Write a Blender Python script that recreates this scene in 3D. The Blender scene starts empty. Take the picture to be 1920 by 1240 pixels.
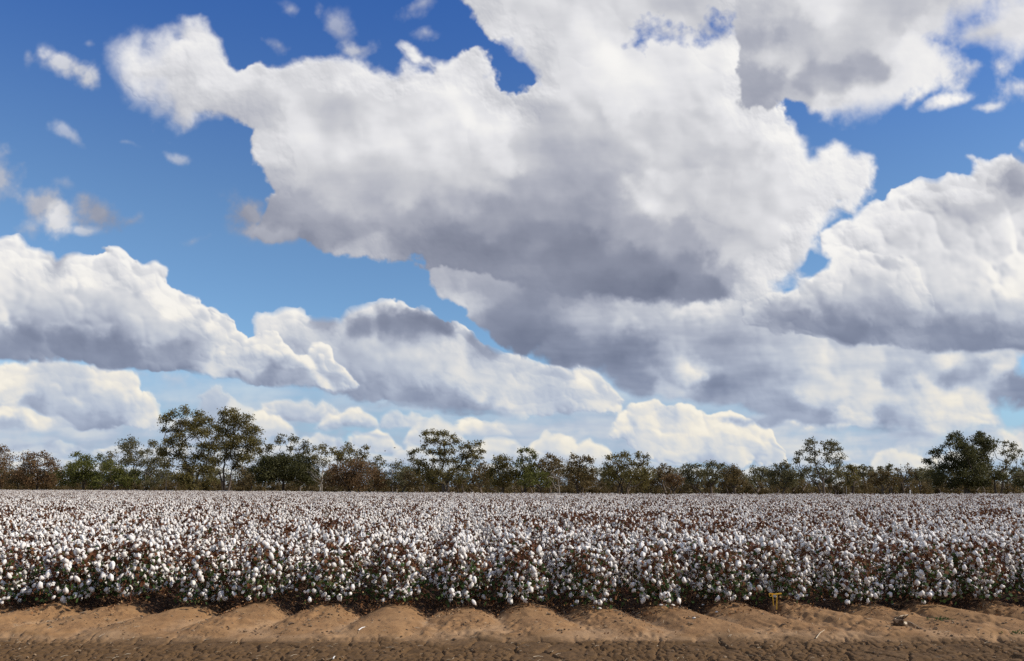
import bpy, math, random
import numpy as np
from mathutils import Vector

# ------------------------------------------------------------------ camera, sky, sun, exposure
scene = bpy.context.scene
C = scene.collection
PITCH = math.radians(10.37)
CAM_Z = 1.80
FPX = 1600.0
CP, SP = math.cos(PITCH), math.sin(PITCH)
cam_data = bpy.data.cameras.new('camera')
cam_data.sensor_width = 36.0
cam_data.lens = 36.0*FPX/1920.0
cam_data.clip_start = 0.1
cam_data.clip_end = 6000
camera = bpy.data.objects.new('camera', cam_data)
camera.location = (0, 0, CAM_Z)
camera.rotation_euler = (math.radians(90)+PITCH, 0, 0)
C.objects.link(camera)
scene.camera = camera

SUN_AZ = math.radians(97)        # clockwise from +Y: the sun stands to the right
SUN_EL = math.radians(36)
SUN_STRENGTH = 5.0
SKY_STRENGTH = 0.10
sun_data = bpy.data.lights.new('sun', 'SUN')
sun_data.energy = SUN_STRENGTH
sun_data.angle = math.radians(0.5)
sun_data.color = (1.0, 0.925, 0.82)
sun = bpy.data.objects.new('sun', sun_data)
sd = Vector((math.sin(SUN_AZ)*math.cos(SUN_EL), math.cos(SUN_AZ)*math.cos(SUN_EL), math.sin(SUN_EL)))
sun.rotation_euler = sd.to_track_quat('Z', 'Y').to_euler()
sun.location = (30, 0, 40)
C.objects.link(sun)
scene.view_settings.view_transform = 'Standard'
scene.view_settings.look = 'None'
scene.view_settings.exposure = 0.0
scene.view_settings.gamma = 1.0
scene.view_settings.use_curve_mapping = False
scene.cycles.max_bounces = 6
scene.cycles.diffuse_bounces = 3
scene.cycles.transparent_max_bounces = 8
scene.cycles.use_denoising = False

# ---------------------------------------------------------------- clouds of the sky, computed procedurally
# u, v: angles of the sky on a plane 1600 units away, fixed in the world towards +Y (tilted up 10.37 deg)
SKY_U0, SKY_U1, SKY_V0, SKY_V1, SKY_STEP = -450.0, 2370.0, -420.0, 930.0, 1.25
def build_cloud_map():
    rng = np.random.RandomState(7)
    us = np.arange(SKY_U0, SKY_U1, SKY_STEP, dtype=np.float32); vs = np.arange(SKY_V0, SKY_V1, SKY_STEP, dtype=np.float32)
    U, V = np.meshgrid(us, vs)
    def spl(t):
        t2 = t*t; t3 = t2*t
        return ((1-t)**3/6, (3*t3-6*t2+4)/6, (-3*t3+3*t2+3*t+1)/6, t3/6)
    def vnoise(sx, sy, seed):                      # B-spline value noise on the whole window, cell sx by sy
        r = np.random.RandomState(seed)
        nx = int((SKY_U1-SKY_U0)/sx)+6; ny = int((SKY_V1-SKY_V0)/sy)+6
        g = r.uniform(-1, 1, (ny, nx)).astype(np.float32)
        fx = (us-SKY_U0)/sx; ix = fx.astype(int); wx = spl((fx-ix).astype(np.float32))
        fy = (vs-SKY_V0)/sy; iy = fy.astype(int); wy = spl((fy-iy).astype(np.float32))
        a = sum(g[:, ix+k]*wx[k][None, :] for k in range(4))
        return sum(a[iy+k, :]*wy[k][:, None] for k in range(4))*1.7
    def fbm(s, n, seed, ax=1.0, gain=.5):
        o = 0; a = 1; t = 0
        for k in range(n):
            o = o+a*vnoise(s*ax/2**k, s/2**k, seed*31+k); t += a*a; a *= gain
        return o/math.sqrt(t)
    def worley(X, Y, s, seed):                     # rounded cells: a field of hemispheres of size s
        nx = int((SKY_U1-SKY_U0)/s)+12; ny = int((SKY_V1-SKY_V0)/s)+12
        r = np.random.RandomState(seed)
        jx = r.rand(ny, nx).astype(np.float32); jy = r.rand(ny, nx).astype(np.float32); rr = (.62+.5*r.rand(ny, nx)).astype(np.float32)
        gx = (X-SKY_U0)/s+4; gy = (Y-SKY_V0)/s+4
        cx = np.floor(gx).astype(np.int32); cy = np.floor(gy).astype(np.int32)
        best = np.zeros_like(X)
        for dy in (-1, 0, 1):
            for dx in (-1, 0, 1):
                ax_ = np.clip(cx+dx, 0, nx-1); ay_ = np.clip(cy+dy, 0, ny-1)
                R2 = rr[ay_, ax_]**2
                d2 = (gx-(ax_+jx[ay_, ax_]))**2+(gy-(ay_+jy[ay_, ax_]))**2
                best = np.maximum(best, np.sqrt(np.maximum(R2-d2, 0)))
        return best
    n_big = fbm(150, 4, 1); n_big2 = fbm(150, 4, 2)
    n_mid = fbm(46, 4, 3); n_mid2 = fbm(46, 4, 4)
    n_fine = fbm(14, 4, 5, gain=.6); n_fine2 = fbm(14, 4, 6, gain=.6)
    n_str = fbm(34, 5, 8, ax=5.0, gain=.6)
    n_wisp = fbm(60, 6, 9, gain=.62)
    n_broad = fbm(90, 5, 12, gain=.5)
    Xw = U+9*n_mid+3*n_fine; Yw = V+9*n_mid2+3*n_fine2
    b1 = worley(Xw, Yw, 64, 11); b2 = worley(Xw, Yw, 30, 12); b3 = worley(U+4*n_fine, V+4*n_fine2, 14, 13); b4 = worley(U+3*n_fine, V+3*n_fine2, 7, 14)
    b0 = worley(U+22*n_mid+5*n_fine, V+22*n_mid2+5*n_fine2, 130, 10)
    billow = .50*b1+.27*b2+.15*b3+.06*b4           # a heap of puffs on puffs
    billow = billow-billow.mean()
    def blur(F, r):                                # two box filters
        for _ in range(2):
            for ax_ in (0, 1):
                c = np.cumsum(np.pad(F, [(r+1, r) if k == ax_ else (0, 0) for k in (0, 1)], mode='edge'), axis=ax_, dtype=np.float64)
                F = ((c[2*r+1:] - c[:-2*r-1]) if ax_ == 0 else (c[:, 2*r+1:] - c[:, :-2*r-1])).astype(np.float32)/(2*r+1)
        return F
    mk = np.clip(.5+.8*n_big, 0, 1); mk2 = np.clip(.45+.8*n_big2, 0, 1)
    relief_h = 46*blur(b0, 3)+(12+22*mk)*blur(b1, 2)+(2+11*mk2)*blur(b2, 2)+(3.0*mk*mk2)*blur(b3, 1)+2.2*n_broad
    relief_s = 60*blur(b0, 9)+(14+26*mk)*blur(b1, 6)+(3+9*mk2)*mk*blur(b2, 3)+14*blur(n_broad, 2)*mk2
    edge_h = 10*blur(b2, 1)+5.0*blur(b3, 1)+1.6*b4
    def lowgrid(u0, u1, v0, v1, s=5.0):
        return np.meshgrid(np.arange(u0, u1, s, dtype=np.float32), np.arange(v0, v1, s, dtype=np.float32))
    def sample(F, u0, v0, s, X, Y):
        fx = np.clip((X-u0)/s, 0, F.shape[1]-1.001); fy = np.clip((Y-v0)/s, 0, F.shape[0]-1.001)
        ix = fx.astype(np.int32); iy = fy.astype(np.int32); tx = fx-ix; ty = fy-iy
        return (F[iy, ix]*(1-tx)+F[iy, ix+1]*tx)*(1-ty)+(F[iy+1, ix]*(1-tx)+F[iy+1, ix+1]*tx)*ty
    def polysdf(P, X, Y):
        d = np.full(X.shape, 1e9, np.float32); ins = np.zeros(X.shape, bool)
        n = len(P)
        for i in range(n):
            ax_, ay_ = P[i]; bx, by = P[(i+1) % n]
            ex, ey = bx-ax_, by-ay_; L = ex*ex+ey*ey+1e-6
            t = np.clip(((X-ax_)*ex+(Y-ay_)*ey)/L, 0, 1)
            d = np.minimum(d, (X-ax_-t*ex)**2+(Y-ay_-t*ey)**2)
            if ay_ != by:
                c = ((ay_ > Y) != (by > Y)) & (X < (bx-ax_)*(Y-ay_)/(by-ay_)+ax_)
                ins ^= c
        d = np.sqrt(d)
        return np.where(ins, d, -d)
    A = np.zeros_like(U); T = np.full_like(U, .6); Wm = np.zeros_like(U)
    LX, LY = .62, -.78                             # where the light comes from in the picture of the sky: upper right
    def layer(P, tones, edge=5.0, rough=9.0, puff=14.0, relief=.30, warp=10.0, twarp=16.0, soft_base=0.0, alpha=1.0, fine=1.0, tone_s=22.0, scale=1.0, crisp=1.0, wispy=0.0, soft=False, streak=0.03):
        xs = [p[0] for p in P]; ys = [p[1] for p in P]; m = 70
        i0 = max(0, int((min(xs)-m-SKY_U0)/SKY_STEP)); i1 = min(len(us), int((max(xs)+m-SKY_U0)/SKY_STEP))
        j0 = max(0, int((min(ys)-m-SKY_V0)/SKY_STEP)); j1 = min(len(vs), int((max(ys)+m-SKY_V0)/SKY_STEP))
        sl = (slice(j0, j1), slice(i0, i1))
        u, v = U[sl], V[sl]
        u0, v0 = u.min()-60, v.min()-60
        gx, gy = lowgrid(u0, u.max()+60, v0, v.max()+60)
        S = polysdf(P, gx, gy)
        num = np.zeros_like(gx); den = np.zeros_like(gx)
        for t in tones:
            s = t[3] if len(t) > 3 else tone_s
            w = 1/(((gx-t[0])**2+((gy-t[1])*1.25)**2)+s*s)**2
            num += w*t[2]; den += w
        TN = num/den
        nb, nb2, nm, nm2, nf, nf2, bl = n_big[sl], n_big2[sl], n_mid[sl], n_mid2[sl], n_fine[sl], n_fine2[sl], billow[sl]
        s = sample(S, u0, v0, 5.0, u+warp*nm, v+warp*nm2)
        sd = s+puff*bl*1.6+rough*(.55*nm+.45*nf)
        if wispy: sd = sd+wispy*n_wisp[sl]*np.clip(.6+.8*nb2, 0, 1.4)
        ed = edge*np.clip(1+1.3*nb, .35, 3)
        a = np.clip(sd/ed*.5+.5, 0, 1); a = a*a*(3-2*a)
        if soft_base:
            a = a*np.clip((s+rough*nb)/soft_base+.6, 0, 1)
        tn = sample(TN, u0, v0, 5.0, u+twarp*nm+twarp*.8*nb*.6+5*nf+.5*twarp*n_wisp[sl], v+twarp*nm2*.8+twarp*.5*nb2+5*nf2-.4*twarp*n_broad[sl])
        rim = np.clip(1-sd/26.0, 0, 1)
        H = 26*scale*np.sqrt(np.clip(sd, 0, 60)/60)+scale*((relief_s if soft else relief_h)[sl]+crisp*rim*edge_h[sl])
        gyv, gxv = np.gradient(H, SKY_STEP)
        sh = -(gxv*LX+gyv*LY)
        sh = sh/np.sqrt(1+.6*sh*sh)
        # relief is strongest where the cloud is bright: bases are lit only by the ground and stay smooth
        k = np.clip((tn-.40)/.45, .12, 1)
        tt = tn+relief*.5*k*sh+.035*nb+.025*nm+.022*n_wisp[sl]+streak*n_str[sl]
        thin = np.clip(1-sd/16.0, 0, 1)
        tt = tt+.04*thin*(tn > .7)
        a = a*alpha
        dn = A[sl]*(1-a)+a; T[sl] = np.where(dn > 2e-3, (T[sl]*A[sl]*(1-a)+tt*a)/np.maximum(dn, 2e-3), np.maximum(T[sl], .7))
        A[sl] = 1-(1-A[sl])*(1-a)
    def hole(P, edge=10, rough=14, warp=14):
        gx, gy = lowgrid(min(p[0] for p in P)-90, max(p[0] for p in P)+90, min(p[1] for p in P)-90, max(p[1] for p in P)+90)
        S = polysdf(P, gx, gy)
        u0, v0 = gx.min(), gy.min()
        i0 = int((u0-SKY_U0)/SKY_STEP); i1 = int((gx.max()-SKY_U0)/SKY_STEP); j0 = int((v0-SKY_V0)/SKY_STEP); j1 = int((gy.max()-SKY_V0)/SKY_STEP)
        sl = (slice(max(j0, 0), j1), slice(max(i0, 0), i1))
        s = sample(S, u0, v0, 5.0, U[sl]+warp*n_mid[sl], V[sl]+warp*n_mid2[sl])+rough*(.5*n_mid[sl]+.8*n_fine[sl])
        a = np.clip(s/edge*.5+.5, 0, 1)
        A[sl] *= (1-a)
    def wisp(x, y, rx, ry, rot, tone, alpha, th=.15):
        c, s_ = math.cos(math.radians(rot)), math.sin(math.radians(rot))
        R = max(rx, ry)*2.2
        i0 = max(0, int((x-R-SKY_U0)/SKY_STEP)); i1 = int((x+R-SKY_U0)/SKY_STEP); j0 = max(0, int((y-R-SKY_V0)/SKY_STEP)); j1 = int((y+R-SKY_V0)/SKY_STEP)
        sl = (slice(j0, j1), slice(i0, i1))
        dx = U[sl]-x+8*n_mid[sl]; dy = V[sl]-y+8*n_mid2[sl]
        d = np.sqrt(((dx*c+dy*s_)/rx)**2+((-dx*s_+dy*c)/ry)**2)
        a = np.clip((1.0-d/1.25)*.9+.55*n_wisp[sl]+.28*n_broad[sl]+.12*n_fine[sl]-th*.8, 0, 1)*np.clip(2.1-d, 0, 1)
        a = np.clip(1.15*a, 0, 1)**1.5*alpha
        tt = tone+.06*n_mid[sl]+.05*n_wisp[sl]-.05*np.clip(dy/ry, -1, 1)
        dn = A[sl]*(1-a)+a; T[sl] = np.where(dn > 2e-3, (T[sl]*A[sl]*(1-a)+tt*a)/np.maximum(dn, 2e-3), np.maximum(T[sl], .7))
        A[sl] = 1-(1-A[sl])*(1-a)

    # ---- low haze and flat layers far off near the horizon
    band = np.clip((V-640)/160, 0, 1)
    a = np.clip(.80+.45*n_str+.25*n_wisp, 0, 1)*band*.93
    A[:] = a; T[:] = .75+.12*n_str+.06*n_mid+.05*n_wisp
    # far small heaps
    layer([(-450,700),(-80,690),(0,680),(80,670),(200,684),(248,698),(272,728),(298,758),(306,800),(288,812),(150,806),(60,770),(-100,765),(-450,770)],
          [(20,705,.95),(0,740,.9),(-90,720,.8),(110,715,.8),(60,745,.88),(130,745,.72),(180,765,.82),(215,720,.97),(250,720,.99),(275,765,.98),(230,790,.85),(180,808,.55),(80,760,.5),(0,765,.5),(290,800,.8),(-300,720,.8),(150,780,.66)], edge=4, rough=6, puff=13, scale=.55, soft_base=12)
    layer([(-450,775),(-60,770),(0,762),(60,768),(110,782),(142,800),(100,806),(-60,808),(-450,810)],
          [(30,775,.96),(90,790,.92),(30,804,.62),(-80,785,.85),(120,802,.7)], edge=7, rough=4, puff=5, scale=.4, soft_base=9)
    layer([(362,745),(372,724),(400,718),(425,735),(445,765),(440,800),(380,800),(362,775)], [(395,735,.82),(380,770,.78),(430,780,.8)], edge=12, rough=9, puff=12, alpha=.85, scale=.5)
    layer([(412,765),(430,750),(470,765),(500,790),(500,830),(420,830),(405,790)], [(440,762,.97),(470,785,.9),(440,810,.75)], edge=6, rough=7, puff=12, scale=.5, alpha=.9, soft_base=20)
    def heap(x, y, w, h, top=.95, base=.62, alpha=.95, lean=.2):     # one small far heap cloud: flat base at y, w wide, h high
        r = np.random.RandomState(int(x*7+y*13) % 99991)
        n = 11; P = []
        for k in range(n+1):
            t = k/n
            hh = h*(max(0., 1-abs(2*t**(1-lean)-1)**2.2)**.55)*(.74+.36*r.rand())+h*.10*math.sin(t*9+x)
            P.append((x-w/2+w*t, y-hh*(.25 if k in (0, n) else 1)))
        P += [(x+w*.46, y+1), (x-w*.46, y+1)]
        tn = []
        for k in range(1, n):
            px, py = P[k]
            tn += [(px+4, py+h*.12, top+.05*r.rand()-.02), (px-w*.04, (py+y)/2, (top+base)/2+.16*r.rand()-.04)]
            tn.append((px, y-h*.06, base+.06*r.rand()))
        layer(P, tn, edge=4, rough=5, puff=10, warp=7, twarp=8, tone_s=7, scale=.42, relief=.34, soft_base=10, alpha=alpha)
    rh = np.random.RandomState(5)
    for row, (yy, hh, ww) in enumerate([(898, 11, 110), (884, 14, 120), (868, 18, 120), (850, 22, 130)]):
        x = -420+rh.rand()*80
        while x < 2350:
            w = ww*(.5+rh.rand()); 
            if rh.rand() < (.72 if row < 3 else .45): heap(x, yy+rh.rand()*8, w, hh*(.6+.8*rh.rand()), top=.90+.03*rh.rand(), base=.74, alpha=.8)
            x += w*(.75+.7*rh.rand())
    heap(340, 812, 120, 34, .86, .7, .8); heap(400, 838, 160, 36, .88, .72, .85); heap(330, 862, 170, 30, .88, .74, .8); heap(450, 872, 140, 30, .9, .74, .8); heap(150, 850, 200, 22, .84, .72, .7); heap(30, 880, 200, 24, .86, .74, .8); heap(230, 888, 180, 20, .86, .74, .8)
    heap(1540, 872, 130, 26, .9, .76, .8); heap(1690, 886, 120, 44, .93, .8, .8); heap(1800, 880, 140, 40, .93, .8, .8); heap(1300, 896, 260, 22, .9, .78, .8); heap(1450, 892, 160, 24, .9, .78, .8)
    heap(560, 790, 170, 46, .84, .66); heap(500, 822, 110, 50, .97, .74); heap(650, 802, 130, 42, .97, .66); heap(600, 850, 150, 40, .88, .72); heap(760, 800, 120, 30, .86, .72, .85)
    heap(700, 848, 120, 42, .93, .74); heap(520, 868, 150, 34, .86, .72); heap(820, 830, 130, 44, .9, .76); heap(905, 815, 110, 42, .98, .78, .97); heap(790, 868, 150, 34, .9, .76); heap(940, 862, 150, 46, .97, .80); heap(1040, 866, 130, 58, .97, .8); heap(1110, 868, 90, 46, .97, .8); heap(880, 892, 200, 26, .9, .78); heap(1060, 898, 180, 26, .9, .78)
    wisp(700, 815, 190, 8, 2, .70, .7); wisp(1010, 800, 90, 9, 0, .72, .7); wisp(640, 868, 120, 7, 0, .72, .5)
    layer([(1140,790),(1150,770),(1178,752),(1228,750),(1250,762),(1292,755),(1318,768),(1328,784),(1372,770),(1420,782),(1448,806),(1470,842),(1478,862),(1430,868),(1330,864),(1230,858),(1170,845),(1140,815)],
          [(1180,765,.97),(1215,790,1.0),(1165,800,.9),(1255,775,.80),(1290,770,1.0),(1310,800,.98),(1340,815,.98),(1290,830,.97),(1250,820,.92),(1380,785,.99),(1400,800,.95),(1430,815,.98),(1400,835,.88),(1355,840,.85),(1210,845,.88),(1450,855,.85),(1330,862,.72),(1200,820,.85),(1270,850,.8),(1150,830,.7)], edge=4, rough=5, puff=15, scale=.62, relief=.36)
    wisp(1585,855,60,14,0,.85,.6); wisp(1700,860,50,22,0,.86,.75); wisp(1860,840,60,30,0,.9,.6); wisp(1330,880,150,9,0,.86,.7); wisp(100,868,150,10,0,.78,.7); wisp(60,835,90,10,0,.6,.7)
    # right: banks of broken layers
    layer([(1020,535),(1200,530),(1300,530),(1400,520),(1480,560),(1920,630),(2370,600),(2370,830),(1900,850),(1870,800),(1760,815),(1680,812),(1560,800),(1450,792),(1400,772),(1300,748),(1180,738),(1125,690),(1040,700),(985,662),(990,600)],
          [(1100,600,.66),(1200,590,.78),(1300,575,.92),(1080,640,.5),(1200,655,.48),(1280,630,.7),(1160,670,.42),(1200,720,.46),(1330,725,.44),(1400,700,.6),(1440,655,.72),(1500,640,.82),(1380,655,.62),(1300,702,.9,8),(1420,640,.72),(1560,705,.86),(1520,740,.9),(1640,745,.97),(1655,720,.95),(1600,765,.93),(1600,690,.82),(1620,660,.76),(1700,665,.70),(1760,668,.92),(1860,665,.9),(1680,700,.56),(1780,702,.52),(1840,694,.62),(1880,700,.93),(1750,735,.93),(1800,755,.97),(1720,770,.9),(1840,770,.97),(1700,795,.7),(1560,785,.5),(1650,790,.55),(1460,770,.66),(1500,775,.6),(1620,776,.92,8),(1900,730,.5),(1920,745,.5),(1250,740,.7),(1850,820,.9),(2100,700,.7),(2250,760,.6),(1130,705,.5),(1580,715,.93,14),(1350,660,.55)],
          edge=10, rough=10, puff=9, relief=.22, twarp=20, soft_base=16, scale=.7, streak=.085)
    wisp(1500,790,170,10,0,.55,.9); wisp(1600,798,110,7,0,.9,.9); wisp(1740,812,90,10,0,.62,.7)
    hole([(1905,668),(1960,655),(1960,700),(1912,702)], edge=8, rough=6, warp=5)
    hole([(1868,762),(1895,755),(1930,770),(1930,800),(1885,800)], edge=12, rough=9)
    # ---- second row, centre
    layer([(474,596),(486,584),(510,590),(532,575),(560,572),(590,590),(640,594),(660,580),(690,576),(712,568),(742,564),(775,574),(800,578),(815,598),(850,600),(872,605),(892,634),(930,648),(975,655),(1010,682),(1080,678),(1118,692),(1146,720),(1176,745),(1160,772),(1090,778),(960,776),(850,768),(760,762),(700,756),(640,745),(560,730),(500,690),(470,640)],
          [(735,572,1.0),(690,588,.98),(790,586,.99),(560,584,.98),(510,600,.94),(720,608,.46,12),(765,606,.48,12),(674,612,.5,9),(800,614,.5,10),(605,600,.55,14),(640,608,.86),(700,640,.84),(620,640,.76),(560,640,.8),(690,690,.70),(640,700,.74),(760,660,.8),(760,700,.72),(850,620,.95),(880,640,.62,10),(840,680,.92),(860,710,.95),(830,660,.9),(900,725,.97),(950,745,.97),(930,690,.84),(985,672,.95),(1000,690,.88),(960,700,.78),(1030,700,.74),(1090,690,.95),(1060,730,.88),(1110,730,.8),(1120,760,.84),(1050,765,.68),(1000,760,.85),(720,730,.58),(660,735,.52),(780,752,.5),(850,760,.56),(900,765,.64),(540,690,.68),(590,720,.55),(800,720,.82),(950,770,.66)],
          edge=4, rough=7, puff=16, relief=.32, soft_base=14, scale=.85)
    wisp(830,762,150,8,0,.55,.8); wisp(880,770,70,6,0,.5,.8)
    # left big heap
    layer([(-450,520),(-300,470),(-100,440),(0,446),(22,438),(48,458),(78,460),(104,470),(112,486),(140,482),(168,486),(188,468),(214,458),(240,474),(262,490),(292,486),(310,496),(312,520),(322,534),(348,546),(372,556),(388,572),(420,590),(448,610),(470,630),(492,622),(520,628),(534,650),(552,672),(570,664),(580,644),(606,640),(632,656),(640,684),(672,708),(680,728),(640,738),(560,728),(464,722),(455,712),(380,704),(300,698),(240,690),(100,680),(0,672),(-200,676),(-450,670)],
          [(15,455,1.0),(85,475,.99),(215,472,1.0),(150,508,1.0,12),(155,525,1.0,8),(292,500,1.0),(265,510,.99),(130,500,.7,12),(60,505,.93),(20,520,.92),(60,560,.86),(100,590,.8),(5,590,.82),(140,560,.80),(195,520,.88),(240,530,.9),(200,560,.82),(180,600,.68),(250,580,.82),(310,550,.97),(350,570,.98),(400,600,.98),(365,592,.80),(375,620,.76),(420,640,.9),(330,610,.84),(290,620,.75),(130,640,.44),(40,645,.48),(200,650,.42),(-60,650,.5),(250,660,.44),(320,655,.52),(380,660,.66),(180,675,.48),(300,672,.6),(400,686,.84),(450,680,.86),(340,692,.55),(440,700,.54),(500,650,.97),(525,660,.95),(600,655,.97),(590,690,.92),(560,690,.86),(630,700,.9),(500,712,.5),(560,716,.56),(650,725,.72),(-200,480,.97),(-200,560,.8),(-300,640,.5),(10,668,.45),(480,690,.82)],
          edge=3.2, rough=5, puff=17, relief=.40, soft_base=9, scale=1.0)
    # right big heap
    layer([(1380,560),(1500,545),(1520,520),(1556,500),(1548,478),(1538,452),(1560,440),(1580,420),(1606,418),(1622,382),(1652,372),(1656,348),(1682,340),(1704,338),(1722,334),(1756,340),(1770,320),(1786,326),(1812,328),(1822,306),(1814,292),(1846,296),(1866,282),(1890,276),(1924,296),(2000,250),(2150,230),(2370,280),(2370,660),(2100,668),(1920,660),(1750,656),(1600,640),(1450,626),(1400,606)],
          [(1690,345,1.0),(1715,342,1.0),(1665,365,.97),(1830,300,.98),(1880,290,.97),(1900,310,.9),(1905,330,.6,14),(1780,340,.96),(1740,365,.80),(1820,350,.86),(1680,390,.88),(1640,390,.92),(1750,400,.74),(1720,430,.78),(1860,370,.76),(1800,400,.74),(1880,420,.92),(1900,470,.9),(1840,440,.9),(1800,470,.78),(1590,430,.98),(1620,450,.9),(1570,470,.97),(1560,510,.97),(1600,500,.9),(1640,480,.88),(1700,470,.84),(1740,500,.80),(1700,520,.78),(1650,540,.76),(1540,530,.92),(1480,560,.86),(1600,560,.74),(1540,590,.52),(1480,600,.58),(1590,615,.42),(1650,600,.46),(1700,590,.56),(1690,620,.58),(1750,570,.6),(1800,545,.82),(1815,570,.8),(1760,620,.48),(1840,600,.56),(1880,550,.74),(1905,570,.72),(1850,640,.46),(1920,630,.56),(1780,648,.5),(1900,520,.95),(2050,400,.8),(2200,350,.92),(2200,600,.5)],
          edge=4, rough=6, puff=16, relief=.34, soft_base=14, scale=1.0)
    layer([(1420,600),(1440,560),(1480,548),(1500,520),(1540,510),(1560,482),(1590,462),(1640,470),(1680,478),(1720,500),(1745,545),(1760,580),(1740,605),(1600,625),(1500,622),(1440,615)],
          [(1590,470,.98),(1560,490,.97),(1600,500,.88),(1640,490,.85),(1680,490,.82),(1715,510,.84),(1740,560,.8),(1660,530,.78),(1600,540,.78),(1540,530,.9),(1500,560,.82),(1700,560,.74),(1640,575,.66),(1560,590,.5),(1600,612,.43),(1500,605,.52),(1680,600,.52),(1730,595,.6)], edge=5, rough=6, puff=14, relief=.30, soft_base=12, alpha=.9)
    # hanging dark piece under the great cloud
    layer([(812,520),(822,490),(860,470),(1100,500),(1090,560),(1050,585),(1034,622),(1004,650),(985,668),(950,652),(905,610),(884,596),(880,572),(840,566),(812,548)],
          [(840,520,.66),(850,552,.86),(880,560,.8),(900,540,.64),(930,590,.5),(970,620,.44),(1000,640,.44),(1000,560,.5),(1040,580,.56),(920,520,.62),(950,500,.68)], edge=9, rough=9, puff=10, relief=.16)
    
    # ---- the great cloud
    layer([(232,140),(236,110),(262,98),(272,112),(300,108),(318,82),(340,66),(346,50),(362,50),(384,56),(404,70),(412,96),(430,114),(452,116),(470,100),(520,112),(560,98),(600,104),(640,106),(668,104),(700,128),(728,140),(744,124),(764,132),(784,128),(766,108),(756,86),(790,98),(820,118),(836,112),(846,88),(882,80),(905,96),(918,130),(946,168),(968,172),(998,150),(988,122),(960,98),(912,70),(895,45),(870,16),(842,0),(800,-120),(900,-300),(1420,-420),(1430,-60),(1400,0),(1400,60),(1408,100),(1414,130),(1400,175),(1440,198),(1474,200),(1480,225),(1500,240),(1508,275),(1512,296),(1530,298),(1534,280),(1560,272),(1582,278),(1596,304),(1628,296),(1634,322),(1624,352),(1606,372),(1600,400),(1570,398),(1548,420),(1526,448),(1520,480),(1500,518),(1450,540),(1380,552),(1280,566),(1180,560),(1060,556),(1000,542),(940,515),(880,505),(820,495),(780,474),(736,480),(700,490),(650,488),(620,468),(560,460),(500,452),(470,440),(490,405),(486,378),(500,352),(478,326),(486,296),(484,262),(486,236),(452,222),(400,212),(352,222),(330,205),(300,200),(296,186),(256,176),(240,160)],
          [(360,70,.93),(255,118,.93),(270,150,.82),(300,160,.83),(350,120,.86),(360,180,.80),(400,150,.88),(430,195,.76),(480,130,.94),(460,170,.82),(540,140,.92),(600,130,.88),(560,190,.93),(500,200,.78),(640,150,.96),(620,200,.82),(700,160,.9),(620,240,.85),(540,260,.9),(500,280,.88),(510,330,.76),(560,300,.82),(560,370,.64),(540,410,.60),(500,425,.56),(600,430,.60),(640,420,.56),(560,445,.5),(720,180,.84),(690,240,.9),(660,280,.85),(700,330,.78),(740,250,.88),(770,200,.84),(800,150,.9),(640,340,.76),(700,390,.70),(760,400,.64),(740,360,.8),(800,300,.85),(830,250,.92),(780,340,.8),(850,130,.86),(860,180,.98),(880,220,1.0),(920,230,.99),(930,180,.8),(880,100,.8),(930,310,.92),(920,270,.93),(870,330,.82),(850,370,.72),(900,400,.60),(965,195,.8),(1000,170,.86),(1010,210,.77),(1030,280,.74),(980,280,.79),(1060,340,.70),(1010,340,.68),(1100,200,.86),(1080,160,.88),(1150,200,.94),(1130,120,.97),(1100,50,.92),(1180,130,.98),(1170,90,.96),(1210,120,.98),(1060,110,.92),(1250,110,.92),(950,60,.9),(1000,20,.88),(980,100,.86),(1200,40,.86),(1280,30,.8),(1350,20,.8),(1180,300,.73),(1110,290,.72),(1150,350,.67),(1120,230,.78,14),(1200,200,.94),(1220,230,.80),(1260,180,.92),(1270,250,.80),(1300,220,.82),(1320,130,.96),(1380,110,1.0),(1400,150,.98),(1360,180,.92),(1390,210,.94),(1330,270,.78),(1370,260,.84),(1400,290,.78),(1440,230,.96),(1470,260,.98),(1490,300,.98),(1300,320,.74),(1240,350,.92,14),(1215,370,.9),(1260,310,.82),(1250,390,.84),(1300,360,.88),(1340,340,.85),(1400,340,.86),(1480,330,.95),(1560,290,.99),(1620,310,.96),(1600,350,.88),(1530,350,.9),(1500,380,.92),(1560,380,.92),(1500,430,.94),(1490,480,.94),(1440,440,.87),(1380,400,.86),(1330,430,.74),(1380,470,.82),(1280,440,.62),(1300,480,.48),(1200,430,.62),(1200,480,.44),(1100,400,.60),(1100,460,.46),(1240,530,.38),(1150,530,.40),(1050,500,.44),(1000,440,.52),(950,470,.48),(900,480,.48),(1320,530,.44),(1380,520,.6),(1440,510,.86),(1400,545,.8),(1290,555,.46),(820,440,.5),(860,480,.5),(760,450,.55),(700,460,.7),(650,470,.74),(690,430,.58),(1000,530,.5),(1000,390,.62),(960,350,.70),(1010,-60,.8),(1200,-150,.9),(1350,-250,.85)],
          edge=13, rough=9, puff=12, relief=.24, warp=13, twarp=19, tone_s=17, scale=1.0, crisp=.4, wispy=17, soft=True)
    hole([(938,92),(962,100),(990,126),(996,146),(968,166),(950,160),(936,130)], edge=16, rough=10)
    hole([(1204,60),(1225,52),(1275,64),(1270,84),(1230,74)], edge=22, rough=24)
    hole([(1322,74),(1338,40),(1352,50),(1348,76)], edge=18, rough=16); hole([(1376,20),(1396,16),(1394,52),(1380,60)], edge=18, rough=16); hole([(1290,66),(1320,70),(1310,84)], edge=16, rough=14)
    hole([(1488,505),(1520,470),(1560,490),(1520,520)], edge=5, rough=5, warp=6)
    # arm on the left of its base
    wisp(460,402,44,30,20,.56,1.0,-.15); wisp(500,435,50,16,10,.6,.9)
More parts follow.
